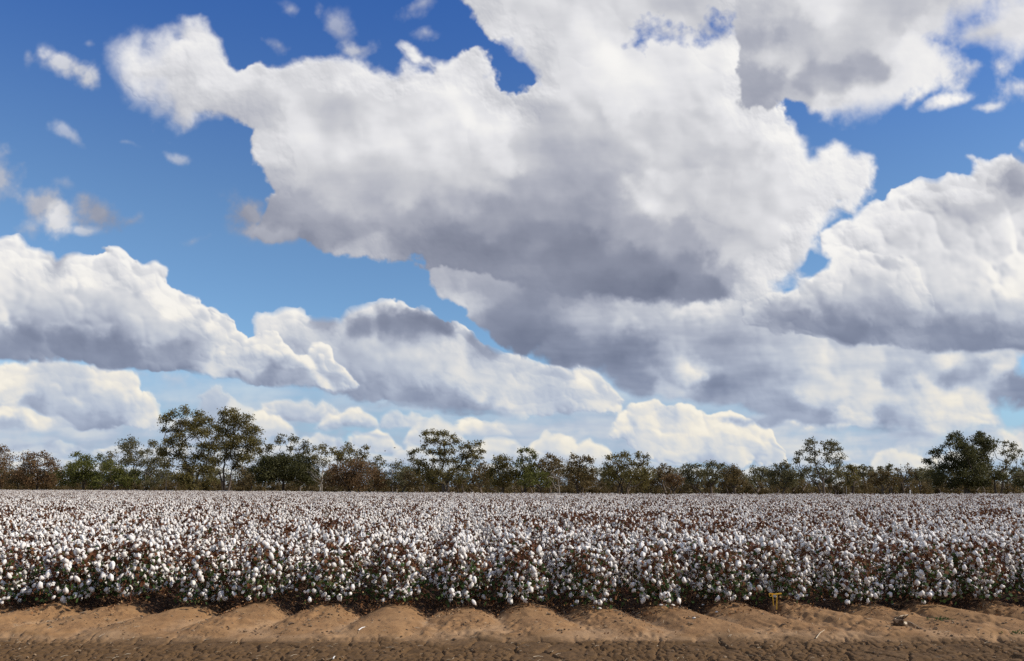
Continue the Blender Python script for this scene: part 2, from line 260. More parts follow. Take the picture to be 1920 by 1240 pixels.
    # ---- the cloud at the upper right, in front
    layer([(1392,60),(1400,20),(1430,-60),(1500,-160),(1700,-300),(2370,-420),(2370,-60),(1960,0),(1900,16),(1830,30),(1790,34),(1752,62),(1744,78),(1764,98),(1796,118),(1786,145),(1730,158),(1694,166),(1656,192),(1606,214),(1550,221),(1512,212),(1484,196),(1440,200),(1396,186),(1398,150),(1410,118),(1396,90)],
          [(1420,60,.62),(1410,20,.74),(1450,20,.84),(1500,28,.97),(1530,10,.99),(1480,60,.74),(1560,50,.86),(1600,60,.78),(1650,30,.78),(1560,90,.80),(1450,118,.86),(1470,142,.90),(1420,150,.62),(1430,175,.58),(1500,165,.56),(1530,135,.60),(1580,120,.58),(1630,110,.62),(1560,160,.66),(1690,110,.95),(1740,120,.96),(1770,140,.94),(1680,140,.93),(1620,170,.90),(1600,195,.92),(1540,205,.93),(1490,190,.75),(1700,70,.93),(1660,70,.84),(1690,25,.70),(1730,5,.74),(1760,40,.84),(1820,10,.85),(1900,-20,.8),(1650,-80,.8),(2100,-150,.85),(1500,-60,.9)],
          edge=20, rough=10, puff=5, relief=.07, warp=16, twarp=22, scale=.7, crisp=0, wispy=22, soft=True)
    layer([(1775,70),(1800,40),(1850,20),(1900,-20),(2370,-60),(2370,150),(2100,120),(1960,96),(1910,108),(1860,100),(1800,92)],
          [(1830,60,.80),(1860,30,.9),(1900,60,.86),(1850,90,.88),(1920,90,.92),(1990,60,.85),(2200,60,.8)], edge=18, rough=10, puff=6, relief=.07, scale=.6, crisp=0, wispy=16)
    wisp(1812,130,52,26,-15,.95,.85,.25); wisp(1880,128,40,20,10,.93,.9,.1); wisp(1912,168,44,28,0,.92,.85,.15); wisp(1716,180,26,14,-40,.95,.95,.1); wisp(1778,188,48,12,-18,.97,1.0,.05); wisp(1862,198,34,11,0,.93,.8,.2)
    wisp(1905,322,34,40,-30,.58,.95,-.1); wisp(1916,268,12,12,0,.95,.9)
    # ---- loose scraps on the left
    wisp(118,122,44,20,22,.86,.85,-.15); wisp(162,140,24,24,60,.85,.85,-.1); wisp(168,82,14,12,0,.86,.45); wisp(46,104,12,22,0,.85,.4)
    wisp(634,48,46,22,50,.80,.5,.1); wisp(660,88,34,16,0,.84,.7,.05); wisp(545,14,20,12,20,.85,.45); wisp(512,80,34,14,20,.85,.5,.2); wisp(596,16,12,20,0,.85,.4)
    wisp(780,10,50,22,-20,.84,.5,.25); wisp(798,60,26,10,0,.85,.45,.2)
    wisp(132,256,40,11,25,.82,.45,.1); wisp(232,268,24,8,10,.8,.4,.15); wisp(332,292,20,9,20,.8,.5,.15)
    wisp(2,330,44,50,10,.66,.8,.05); wisp(-60,380,60,40,10,.66,.8)
    wisp(74,378,34,34,30,.66,.95,-.05); wisp(106,420,30,34,20,.84,.95,0); wisp(60,432,40,18,0,.72,.7,.1)
    wisp(190,408,54,32,20,.56,.95,-.05); wisp(240,414,40,16,-10,.6,.7,.05); wisp(118,345,18,14,0,.7,.35); wisp(158,436,50,10,0,.86,.6)
    wisp(362,448,30,14,-15,.66,.55,.1); wisp(290,425,26,7,0,.7,.35)
    wisp(250,700,60,12,5,.8,.5); wisp(322,712,50,16,0,.82,.6,.2)
    # ---- beyond the part of the sky given above: broken cloud of the same kind
    ox = np.maximum(np.maximum(-20-U, U-1990), 0)/330.0; oy = np.maximum(-20-V, 0)/330.0
    return us, vs, np.clip(A, 0, 1), np.clip(T, 0, 1.05)

def srgb(r, g, b):
    f = lambda c: (c/255/12.92) if c/255 <= .04045 else ((c/255+.055)/1.055)**2.4
    return (f(r), f(g), f(b), 1.0)

class Nodes:                                      # a little helper to write node trees
    def __init__(self, tree):
        self.t = tree; tree.nodes.clear()
    def new(self, kind, **kw):
        n = self.t.nodes.new(kind)
        for k, v in kw.items(): setattr(n, k, v)
        return n
    def link(self, a, b): self.t.links.new(a, b)
    def put(self, sock, v):
        if isinstance(v, bpy.types.NodeSocket): self.link(v, sock)
        elif v is not None: sock.default_value = v
    def m(self, op, a, b=None, c=None, clamp=False):
        n = self.new('ShaderNodeMath', operation=op, use_clamp=clamp)
        self.put(n.inputs[0], a)
        if b is not None: self.put(n.inputs[1], b)
        if c is not None: self.put(n.inputs[2], c)
        return n.outputs[0]
    def dot(self, a, v):
        n = self.new('ShaderNodeVectorMath', operation='DOT_PRODUCT')
        self.put(n.inputs[0], a); n.inputs[1].default_value = v
        return n.outputs['Value']
    def mix(self, f, a, b, blend='MIX'):
        n = self.new('ShaderNodeMix', data_type='RGBA', blend_type=blend)
        self.put(n.inputs[0], f); self.put(n.inputs[6], a); self.put(n.inputs[7], b)
        return n.outputs[2]
    def fmix(self, f, a, b):
        n = self.new('ShaderNodeMix', data_type='FLOAT')
        self.put(n.inputs[0], f); self.put(n.inputs[2], a); self.put(n.inputs[3], b)
        return n.outputs[0]
    def smooth(self, x, a, b, lo=0.0, hi=1.0):
        n = self.new('ShaderNodeMapRange', interpolation_type='SMOOTHSTEP')
        self.put(n.inputs[0], x); n.inputs[1].default_value = a; n.inputs[2].default_value = b
        n.inputs[3].default_value = lo; n.inputs[4].default_value = hi
        return n.outputs[0]
    def ramp(self, f, stops):
        n = self.new('ShaderNodeValToRGB'); e = n.color_ramp.elements
        while len(e) > 1: e.remove(e[-1])
        e[0].position = stops[0][0]; e[0].color = stops[0][1]
        for p, c in stops[1:]:
            q = e.new(p); q.color = c
        self.put(n.inputs[0], f)
        return n.outputs[0]
    def noise(self, vec, scale, detail=4, rough=.55, dist=0.0):
        n = self.new('ShaderNodeTexNoise')
        if vec is not None: self.put(n.inputs['Vector'], vec)
        n.inputs['Scale'].default_value = scale; n.inputs['Detail'].default_value = detail
        n.inputs['Roughness'].default_value = rough; n.inputs['Distortion'].default_value = dist
        return n.outputs[0]

def make_world():
    us, vs, A, T = build_cloud_map()
    H, W = A.shape
    img = bpy.data.images.new('cloud_cover', W, H, float_buffer=True, alpha=False)
    img.colorspace_settings.name = 'Non-Color'
    px = np.ones((H, W, 4), np.float32)
    px[..., 0] = A[::-1]; px[..., 1] = T[::-1]; px[..., 2] = 0
    img.pixels.foreach_set(px.ravel()); img.update()
    w = bpy.data.worlds.new('World'); scene.world = w; w.use_nodes = True
    N = Nodes(w.node_tree)
    out = N.new('ShaderNodeOutputWorld'); bg = N.new('ShaderNodeBackground')
    N.link(bg.outputs[0], out.inputs[0]); bg.inputs[1].default_value = SKY_STRENGTH
    sky = N.new('ShaderNodeTexSky'); sky.sky_type = 'NISHITA'; sky.sun_disc = False
    sky.sun_elevation = SUN_EL; sky.sun_rotation = SUN_AZ
    sky.altitude = 150; sky.air_density = 1.0; sky.dust_density = .15; sky.ozone_density = 2.2
    tc = N.new('ShaderNodeTexCoord'); d = tc.outputs['Generated']
    f = N.dot(d, (0, CP, SP)); r = N.dot(d, (1, 0, 0)); u = N.dot(d, (0, -SP, CP)); z = N.dot(d, (0, 0, 1))
    fs = N.m('MAXIMUM', f, .05)
    pu = N.m('ADD', N.m('MULTIPLY', N.m('DIVIDE', r, fs), FPX), 960)
    pv = N.m('SUBTRACT', 620, N.m('MULTIPLY', N.m('DIVIDE', u, fs), FPX))
    tx = N.m('DIVIDE', N.m('SUBTRACT', pu, SKY_U0), W*SKY_STEP); ty = N.m('SUBTRACT', 1, N.m('DIVIDE', N.m('SUBTRACT', pv, SKY_V0), H*SKY_STEP))
    comb = N.new('ShaderNodeCombineXYZ'); N.link(tx, comb.inputs[0]); N.link(ty, comb.inputs[1])
    it = N.new('ShaderNodeTexImage', image=img, interpolation='Cubic', extension='EXTEND'); N.link(comb.outputs[0], it.inputs[0])
    sep = N.new('ShaderNodeSeparateColor'); N.link(it.outputs[0], sep.inputs[0])
    # window of the hand-laid clouds, fading into clouds of plain noise on a flat layer overhead
    mx = N.m('MULTIPLY', N.smooth(tx, .02, .13), N.smooth(tx, .98, .87))
    my = N.smooth(ty, .98, .78)
    win = N.m('MULTIPLY', N.m('MULTIPLY', mx, my), N.smooth(f, .1, .3))
    zz = N.m('MAXIMUM', z, .03)
    dv = N.new('ShaderNodeVectorMath', operation='SCALE'); N.link(d, dv.inputs[0]); N.link(N.m('DIVIDE', 1, N.m('ADD', zz, .12)), dv.inputs['Scale'])
    n1 = N.noise(dv.outputs[0], 1.5, 9, .56, .3); n2 = N.noise(dv.outputs[0], 3.1, 8, .6, .2)
    gA = N.smooth(n1, .45, .58); gT = N.m('ADD', N.m('MULTIPLY', N.m('SUBTRACT', n2, .5), .9), N.smooth(n1, .45, .75, 1.0, .62))
    cover = N.fmix(win, gA, sep.outputs[0]); tone = N.fmix(win, gT, sep.outputs[1])
    S = 1/SKY_STRENGTH
    def lit(c): return (c[0]*S, c[1]*S, c[2]*S, 1)
    t01 = N.m('DIVIDE', tone, 1.1, clamp=True)
    stops = [(.36, (114, 120, 139)), (.5, (141, 146, 163)), (.65, (173, 176, 188)), (.8, (205, 206, 211)), (.92, (228, 228, 231)), (1.0, (241, 240, 239)), (1.09, (251, 249, 246))]
    col = N.ramp(t01, [(p/1.1, srgb(*c)) for p, c in stops])
    low = N.smooth(z, .30, .03)
    bright = N.smooth(tone, .72, 1.0)
    col = N.mix(N.m('MULTIPLY', low, bright), col, N.mix(1.0, col, (1.0, .955, .84, 1), 'MULTIPLY'))
    col = N.mix(N.m('MULTIPLY', N.m('MULTIPLY', low, N.m('SUBTRACT', 1, bright)), .6), col, N.mix(1.0, col, (.80, .97, 1.16, 1), 'MULTIPLY'))
    sc = N.new('ShaderNodeVectorMath', operation='SCALE'); N.link(col, sc.inputs[0]); sc.inputs['Scale'].default_value = S
    blue = N.mix(1.0, sky.outputs[0], N.mix(N.smooth(z, .26, .57), SKY_TINT_LOW, SKY_TINT_HIGH), 'MULTIPLY')
    blue = N.mix(N.smooth(z, .16, .0, 0, .85), blue, lit(srgb(152, 186, 218)))
    fin = N.mix(cover, blue, sc.outputs[0])
    N.link(fin, bg.inputs[0])
    w.cycles.sampling_method = 'MANUAL'; w.cycles.sample_map_resolution = 1024
SKY_TINT_LOW = (.86, 1.07, 1.24, 1); SKY_TINT_HIGH = (.42, .79, 1.42, 1)
make_world()

# ------------------------------------------------------------------ helpers
def tag(o, label=None, category=None, group=None, kind=None):
    if label: o['label'] = label
    if category: o['category'] = category
    if group: o['group'] = group
    if kind: o['kind'] = kind
    return o

def link(o, parent=None):
    if parent: o.parent = parent
    C.objects.link(o)
    return o

def build_mesh(name, verts, faces, mats, mat_index=None, smooth=False, attrs=None):
    """verts (n,3) array, faces list of equal-sided arrays [(m,k), ...]"""
    me = bpy.data.meshes.new(name)
    verts = np.asarray(verts, np.float32)
    groups = [np.asarray(f, np.int32) for f in faces if len(f)]
    me.vertices.add(len(verts)); me.vertices.foreach_set('co', verts.ravel())
    loops = np.concatenate([g.ravel() for g in groups]); me.loops.add(len(loops)); me.loops.foreach_set('vertex_index', loops)
    tot = np.concatenate([np.full(len(g), g.shape[1], np.int32) for g in groups])
    me.polygons.add(len(tot)); me.polygons.foreach_set('loop_start', (np.cumsum(tot)-tot).astype(np.int32))
    if mat_index is not None: me.polygons.foreach_set('material_index', np.asarray(mat_index, np.int32))
    me.polygons.foreach_set('use_smooth', np.full(len(tot), smooth) if np.isscalar(smooth) else smooth)
    me.update(calc_edges=True)
    for m in mats: me.materials.append(m)
    for k, v in (attrs or {}).items():
        a = me.attributes.new(k, 'FLOAT', 'FACE'); a.data.foreach_set('value', np.asarray(v, np.float32))
    return me

def obj(name, me, parent=None, loc=None, rz=0.0):
    o = bpy.data.objects.new(name, me)
    if loc is not None: o.location = loc
    o.rotation_euler = (0, 0, rz)
    return link(o, parent)

def empty(name, loc, rz=0.0):
    o = bpy.data.objects.new(name, None); o.location = loc; o.rotation_euler = (0, 0, rz); o.empty_display_size = .2
    return link(o)

# a direction seen in the photograph, turned into a point of the place
def at_depth(px, py, Y):                              # the point of the vertical plane y = Y
    a = (px-960)/FPX; b = (620-py)/FPX
    dy = CP-b*SP; dz = SP+b*CP
    return Vector((a*Y/dy, Y, CAM_Z+dz*Y/dy))
def on_ground(px, py, z=0.0):
    b = (620-py)/FPX; a = (px-960)/FPX
    dy = CP-b*SP; dz = SP+b*CP
    t = (z-CAM_Z)/dz
    return Vector((a*t, dy*t, z))

# noise on plain coordinates
_tab = np.random.RandomState(99).uniform(-1, 1, (256, 256)).astype(np.float32)
def n2(x, y, s, k=0):
    fx = x/s+k*17.31; fy = y/s+k*5.77
    ix = np.floor(fx).astype(int); iy = np.floor(fy).astype(int); tx = fx-ix; ty = fy-iy
    tx = tx*tx*(3-2*tx); ty = ty*ty*(3-2*ty)
    g = lambda a, b: _tab[(iy+b) & 255, (ix+a) & 255]
    return (g(0, 0)*(1-tx)+g(1, 0)*tx)*(1-ty)+(g(0, 1)*(1-tx)+g(1, 1)*tx)*ty
_jx = np.random.RandomState(3).rand(256, 256); _jy = np.random.RandomState(4).rand(256, 256)
def crack_distance(x, y, s):                          # distance to the joint between neighbouring plates
    fx = x/s; fy = y/s; ix = np.floor(fx).astype(int); iy = np.floor(fy).astype(int)
    f1 = np.full(x.shape, 9.0); f2 = np.full(x.shape, 9.0)
    for b in (-1, 0, 1):
        for a in (-1, 0, 1):
            jx = _jx[(iy+b) & 255, (ix+a) & 255]; jy = _jy[(iy+b) & 255, (ix+a) & 255]
            d = np.hypot(fx-ix-a-jx, fy-iy-b-jy)
            f2 = np.minimum(f2, np.maximum(f1, d)); f1 = np.minimum(f1, d)
    return (f2-f1)*s*.5, f1

# ------------------------------------------------------------------ the field: rows run away from the track
ROW_A = math.atan(100/FPX)
ROW = (-math.sin(ROW_A), math.cos(ROW_A)); ACR = (math.cos(ROW_A), math.sin(ROW_A))
crest0 = on_ground(867, 1137, .13)
C0 = crest0.x*ACR[0]+crest0.y*ACR[1]
ROW_GAP = .935
RIDGE_H = .160
FRONT_Y = 12.62                                        # where the cotton begins
TRACK_Y = 10.72                                        # where the ridges run out on the track
def sstep(x, a, b):
    t = np.clip((x-a)/(b-a), 0, 1); return t*t*(3-2*t)
def soil_z(x, y):
    x = np.asarray(x, float); y = np.asarray(y, float)
    xw = -.9+(x+.9)/(1+.085*np.clip(12.5-y, 0, 2.6))      # the row ends fan out a little towards the track
    c = (xw*ACR[0]+y*ACR[1]-C0)/ROW_GAP
    c = c+.035*n2(x, y, 1.3, 1)+.02*n2(x, y, .5, 2)
    ph = c-np.round(c)
    k = np.round(c)
    endj = .16*_tab[(k.astype(int)*7) & 255, 5]
    hj = 1+.16*_tab[(k.astype(int)*13) & 255, 9]
    prof = 1-np.sqrt((2*np.abs(ph))**4.2+.0004)+.02; prof = np.clip(prof, 0, 1)
    # the end of each ridge is a round nose
    nose = np.clip((y-TRACK_Y-endj)/1.75-.22*(np.abs(ph)*2)**2, 0, 1)**.72
    base = .035*sstep(y, TRACK_Y-.1, TRACK_Y+.25)-.02*sstep(y, TRACK_Y+.4, 12.0)
    return base+RIDGE_H*hj*prof*nose*(1+.12*n2(x, y, .7, 3))
def soil(x, y): return float(soil_z(np.array([x]), np.array([y]))[0])

def earth_material():
    m = bpy.data.materials.new('bare_earth'); m.use_nodes = True; N = Nodes(m.node_tree)
    out = N.new('ShaderNodeOutputMaterial'); b = N.new('ShaderNodeBsdfPrincipled'); N.link(b.outputs[0], out.inputs[0])
    tc = N.new('ShaderNodeTexCoord'); p = tc.outputs['Object']
    sx = N.new('ShaderNodeSeparateXYZ'); N.link(p, sx.inputs[0]); x, y, z = sx.outputs
    big = N.noise(p, .9, 4, .6); med = N.noise(p, 5, 6, .65); fin = N.noise(p, 38, 5, .7); grit = N.noise(p, 120, 3, .7)
    dusty = N.ramp(med, [(.30, (0.180, 0.098, 0.044, 1)), (.5, (0.235, 0.132, 0.060, 1)), (.72, (0.300, 0.177, 0.082, 1))])
    # washed pale silt where water has run, brown crumbs elsewhere
    crumb = N.ramp(N.noise(p, 2.3, 7, .7, .6), [(.47, (0, 0, 0, 1)), (.58, (1, 1, 1, 1))])
    silt = N.m('MULTIPLY', N.smooth(N.m('ADD', z, N.m('MULTIPLY', N.m('SUBTRACT', N.noise(p, 1.6, 6, .65), .5), .22)), .07, .015), .6)
    dusty = N.mix(silt, dusty, (.33, .218, .125, 1))
    dusty = N.mix(N.m('MULTIPLY', N.smooth(fin, .50, .60), N.m('MULTIPLY', crumb, .9)), dusty, (0.105, 0.061, 0.033, 1))
    dusty = N.mix(N.m('MULTIPLY', N.smooth(big, .45, .7), .45), dusty, (0.310, 0.181, 0.084, 1))
    track = N.ramp(med, [(.3, (0.078, 0.045, 0.020, 1)), (.55, (0.108, 0.063, 0.029, 1)), (.75, (0.145, 0.088, 0.041, 1))])
    track = N.mix(N.m('MULTIPLY', N.smooth(fin, .52, .66), .55), track, (0.055, 0.032, 0.015, 1))
    yy = N.m('ADD', y, N.m('MULTIPLY', N.m('SUBTRACT', N.noise(p, 1.8, 6, .68), .5), .85))
    col = N.mix(N.smooth(yy, TRACK_Y-.25, TRACK_Y+.22), track, dusty)
    # fallen leaves and burrs below the cotton, the plants' shade painted into the colour
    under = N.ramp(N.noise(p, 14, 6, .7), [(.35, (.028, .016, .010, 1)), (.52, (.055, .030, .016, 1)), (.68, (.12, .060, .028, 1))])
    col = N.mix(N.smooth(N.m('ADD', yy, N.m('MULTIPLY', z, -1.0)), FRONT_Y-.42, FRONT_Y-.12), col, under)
    grass = N.ramp(N.noise(p, .25, 6, .7), [(.35, (.16, .12, .055, 1)), (.5, (.25, .18, .08, 1)), (.65, (.17, .15, .07, 1))])
    col = N.mix(N.smooth(y, 108, 112), col, grass)
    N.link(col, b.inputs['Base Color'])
    b.inputs['Roughness'].default_value = .95; b.inputs['Specular IOR Level'].default_value = .15
    bump = N.new('ShaderNodeBump'); bump.inputs['Strength'].default_value = .55; bump.inputs['Distance'].default_value = .008
    N.link(N.m('ADD', N.m('MULTIPLY', fin, 1.0), N.m('MULTIPLY', grit, .35)), bump.inputs['Height'])
    N.link(bump.outputs[0], b.inputs['Normal'])
    return m
M_EARTH = earth_material()

def make_ground():
    xd = np.arange(-9.8, 9.8, .0140)
    grow = 9.8*1.10**np.arange(1, 62); grow = grow[grow < 2600]
    X = np.concatenate([-grow[::-1], xd, grow])
    yd = np.concatenate([np.arange(8.0, 8.7, .06), np.arange(8.7, 10.85, .0165), np.arange(10.85, 13.3, .034), np.arange(13.3, 14.2, .08), np.arange(14.2, 22, .25)])
    g2 = 22*1.09**np.arange(0, 70); g2 = g2[g2 < 2600]
    yn = 8-np.concatenate([np.arange(.4, 6, .8), 6*1.4**np.arange(0, 17)])
    Y = np.concatenate([yn[::-1], yd, g2])
    gx, gy = np.meshgrid(X, Y)
    z = soil_z(gx, np.minimum(gy, 60))
    far = gy > 60
    z[far] = 0.0
    z = z*np.clip((70-np.hypot(gx, gy))/20, 0, 1)
    near = (gy > 7.9) & (gy < 14.3) & (np.abs(gx) < 9.9)
    nx, ny = gx[near], gy[near]
    on_track = 1-sstep(ny+.12*n2(nx, ny, .5, 7), TRACK_Y-.15, TRACK_Y+.15)
    wx = nx+.03*n2(nx, ny, .12, 5)+.012*n2(nx, ny, .04, 15); wy = ny+.03*n2(nx, ny, .12, 6)+.012*n2(nx, ny, .04, 16)
    def plates(x, y, sz, off):
        fx = x/sz+off; fy = y/sz+off; ix = np.floor(fx).astype(int); iy = np.floor(fy).astype(int)
        f1 = np.full(x.shape, 9.0); f2 = np.full(x.shape, 9.0); h = np.zeros(x.shape); tx = np.zeros(x.shape)
        for b in (-1, 0, 1):
            for a in (-1, 0, 1):
                A_ = (iy+b) & 255; B_ = (ix+a) & 255
                qx = fx-ix-a-_jx[A_, B_]; qy = fy-iy-b-_jy[A_, B_]; d = np.hypot(qx, qy)
                near_ = d < f1
                f2 = np.where(near_, f1, np.minimum(f2, d)); h = np.where(near_, _tab[A_, B_], h); tx = np.where(near_, qx*_tab[B_, A_]+qy*_tab[(A_*3) & 255, B_], tx); f1 = np.where(near_, d, f1)
        return (f2-f1)*sz*.5, h, tx
    act = np.clip(.7+.9*n2(nx, ny, .9, 8), .15, 1)
    d1, h1, t1 = plates(wx, wy*.8, .105, 3.0); d2, h2, t2 = plates(wx+5, wy*.8, .42, 9.0)
    crack = np.maximum(np.clip(1.25-d1/.010, 0, 1)*.028*act, np.clip(1.2-d2/.019, 0, 1)*.040)
    plate = (.003*h1+.006*t1)*act+.002*h2+.003*np.clip(d1/.04, 0, 1)
    rough_ = .006*n2(nx, ny, .2, 9)+.003*n2(nx, ny, .06, 10)
    patch = sstep(n2(nx, ny, .55, 13)+.5*n2(nx, ny, .2, 33), -.1, .4)
    mound = .014*n2(nx, ny, .34, 12)+patch*(.020*n2(nx, ny, .11, 34)+.014*n2(nx, ny, .05, 14))+.003*n2(nx, ny, .045, 35)+.006*np.abs(n2(nx, ny, .18, 36))
    rill = .014*np.abs(n2(nx*1.0+ny*.3, ny*.35, .10, 19))*sstep(ny, TRACK_Y+.1, TRACK_Y+.5)
    # the thin trodden lip where ridges meet the track
    lipx = np.clip(.3+1.1*n2(nx, ny*0, 1.4, 21), 0, 1)
    lip = .016*np.exp(-((ny-(TRACK_Y-.02)-.05*n2(nx, ny*0, .7, 20))/.035)**2)*lipx
    z[near] += on_track*(rough_-crack+plate+.012*n2(nx*.35, ny, .5, 17))+(1-on_track)*(mound*1.25-rill)+lip
    nxn, nyn = len(X), len(Y)
    idx = np.arange(nxn*nyn).reshape(nyn, nxn)
    q = np.stack([idx[:-1, :-1], idx[:-1, 1:], idx[1:, 1:], idx[1:, :-1]], -1).reshape(-1, 4)
    v = np.stack([gx, gy, z], -1).reshape(-1, 3)
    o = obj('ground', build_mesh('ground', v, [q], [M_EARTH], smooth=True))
    tag(o, 'bare brown earth with cracked track in front and rounded row ends', kind='structure')
make_ground()

# ------------------------------------------------------------------ materials with a per-face variation
def vary_material(name, stops, rough=.8, translucent=0.0, noise=0.0, spec=.2, noise_scale=20):
    m = bpy.data.materials.new(name); m.use_nodes = True; N = Nodes(m.node_tree)
    out = N.new('ShaderNodeOutputMaterial'); b = N.new('ShaderNodeBsdfPrincipled')
    at = N.new('ShaderNodeAttribute', attribute_name='vary')
    f = at.outputs['Fac']
    if noise:
        tc = N.new('ShaderNodeTexCoord')
        f = N.m('ADD', f, N.m('MULTIPLY', N.m('SUBTRACT', N.noise(tc.outputs['Object'], noise_scale, 3), .5), noise), clamp=True)
    col = N.ramp(f, [(p, tuple(c)+(1,)) for p, c in stops])
    N.link(col, b.inputs['Base Color']); b.inputs['Roughness'].default_value = rough; b.inputs['Specular IOR Level'].default_value = spec
    if translucent:
        t = N.new('ShaderNodeBsdfTranslucent'); N.link(col, t.inputs[0])
        mx = N.new('ShaderNodeMixShader'); mx.inputs[0].default_value = translucent
        N.link(b.outputs[0], mx.inputs[1]); N.link(t.outputs[0], mx.inputs[2]); N.link(mx.outputs[0], out.inputs[0])
    else: N.link(b.outputs[0], out.inputs[0])
    return m
M_LINT = vary_material('cotton_lint', [(0, (.70, .65, .585)), (.5, (.80, .76, .70)), (1, (.86, .83, .78))], .95, .10, .5, .05, 60)
M_BURR = vary_material('dry_burr', [(0, (.075, .035, .018)), (1, (.20, .10, .045))], .8)
M_COTTON_LEAF = vary_material('cotton_leaf', [(0, (.060, .022, .012)), (.25, (.110, .042, .020)), (.5, (.165, .075, .032)), (.62, (.12, .085, .03)), (.8, (.035, .060, .016)), (1, (.055, .095, .025))], .75, .25)
M_COTTON_STEM = vary_material('cotton_stem', [(0, (.07, .028, .018)), (1, (.14, .06, .035))], .8)
M_LITTER = vary_material('dry_leaf_litter', [(0, (.07, .035, .018)), (.4, (.19, .088, .036)), (.75, (.33, .17, .075)), (1, (.42, .28, .15))], .85, .1)
M_CLOD = vary_material('soil_crumb', [(0, (.10, .066, .042)), (.6, (.20, .135, .08)), (1, (.33, .23, .14))], .95)
M_STRAW = vary_material('straw', [(0, (.30, .22, .13)), (1, (.55, .46, .33))], .8)

# ------------------------------------------------------------------ small mesh makers
def ico(sub):
    import bmesh
    bm = bmesh.new(); bmesh.ops.create_icosphere(bm, subdivisions=sub, radius=1.0)
    v = np.array([p.co[:] for p in bm.verts], np.float32); f = np.array([[q.index for q in p.verts] for p in bm.faces], np.int32); bm.free()
    return v, f
ICO1, ICO2 = ico(1), ico(2)
class Bag:                                            # gathers faces of one mesh
    def __init__(self): self.v = []; self.n = 0; self.f = {3: [], 4: []}; self.m = {3: [], 4: []}; self.a = {3: [], 4: []}; self.s = {3: [], 4: []}
    def add(self, v, f, mat=0, vary=.5, smooth=False):
        f = np.asarray(f); k = f.shape[1]
        self.v.append(np.asarray(v, np.float32)); self.f[k].append(f+self.n); self.n += len(v)
        self.m[k].append(np.full(len(f), mat)); self.a[k].append(np.broadcast_to(vary, (len(f),)).astype(np.float32)); self.s[k].append(np.full(len(f), smooth))
    def mesh(self, name, mats):
        fs, ms, as_, ss = [], [], [], []
        for k in (3, 4):
            if self.f[k]: fs.append(np.concatenate(self.f[k])); ms.append(np.concatenate(self.m[k])); as_.append(np.concatenate(self.a[k])); ss.append(np.concatenate(self.s[k]))
        return build_mesh(name, np.concatenate(self.v), fs, mats, np.concatenate(ms), np.concatenate(ss), {'vary': np.concatenate(as_)})
def tube(bag, pts, radii, sides=5, mat=0, vary=.5):
    P = np.array(pts, float); n = len(P); V = []
    for i in range(n):
        t = P[min(i+1, n-1)]-P[max(i-1, 0)]; t /= (np.linalg.norm(t)+1e-9)
        a = np.cross(t, (0, 0, 1.0)) if abs(t[2]) < .95 else np.cross(t, (1.0, 0, 0)); a /= np.linalg.norm(a); b = np.cross(t, a)
        for k in range(sides):
            w = 2*math.pi*k/sides; V.append(P[i]+radii[i]*(math.cos(w)*a+math.sin(w)*b))
    F = [[i*sides+k, i*sides+(k+1) % sides, (i+1)*sides+(k+1) % sides, (i+1)*sides+k] for i in range(n-1) for k in range(sides)]
    bag.add(V, F, mat, vary, True)
def leaves(bag, cen, size, rng, vary, aspect=.6, droop=0.0, mat=0, fold=.25):
    """many little bent leaves: two triangles folded on the long axis"""
    n = len(cen)
    d = rng.normal(size=(n, 3)); d[:, 2] -= droop; d /= np.linalg.norm(d, axis=1)[:, None]
    e = np.cross(d, rng.normal(size=(n, 3))); e /= np.linalg.norm(e, axis=1)[:, None]+1e-9
    nn = np.cross(d, e)
    L = (size*(.6+.8*rng.rand(n)))[:, None] if np.isscalar(size) else (size*(.6+.8*rng.rand(n)))[:, None]
    a = cen-d*L*.5; b = cen+d*L*.5; c = cen+e*L*aspect*.5+nn*L*fold*rng.normal(size=(n, 1))*.5; g = cen-e*L*aspect*.5+nn*L*fold*rng.normal(size=(n, 1))*.5
    V = np.stack([a, c, b, g], 1).reshape(-1, 3); i = np.arange(n)*4
    F = np.stack([i, i+1, i+2, i+3], 1)
    bag.add(V, F, mat, vary)

# ------------------------------------------------------------------ cotton
def boll_shape(bag, p, r, rng, sub=1, burr=True):
    v, f = (ICO2 if sub == 2 else ICO1)
    th = np.arctan2(v[:, 1], v[:, 0])+rng.rand()*6
    s = 1+.22*np.cos(4*th)*(1-v[:, 2]**2)+(.13 if sub == 2 else .16)*rng.normal(size=len(v))
    w = v*s[:, None]*np.array([1, 1, .9+.75*rng.rand()])
    tilt = rng.normal(size=2)*.35
    w = w+np.outer(w[:, 2], np.array([tilt[0], tilt[1], 0]))
    if sub == 0: pass
    bag.add(w*r+p, f, 0, rng.rand()*.9, sub == 2)
    if burr:
        k = 4; q = rng.rand()*6; V = [(0, 0, -1.15)]; F = []
        for i in range(k):
            a = q+i*2*math.pi/k
            V += [(math.cos(a-.4)*.75, math.sin(a-.4)*.75, -.75), (math.cos(a)*1.15, math.sin(a)*1.15, -.25), (math.cos(a+.4)*.75, math.sin(a+.4)*.75, -.75)]
            b = 1+i*3; F.append([0, b, b+1, b+2])
        bag.add(np.array(V)*r+p, F, 1, rng.rand())
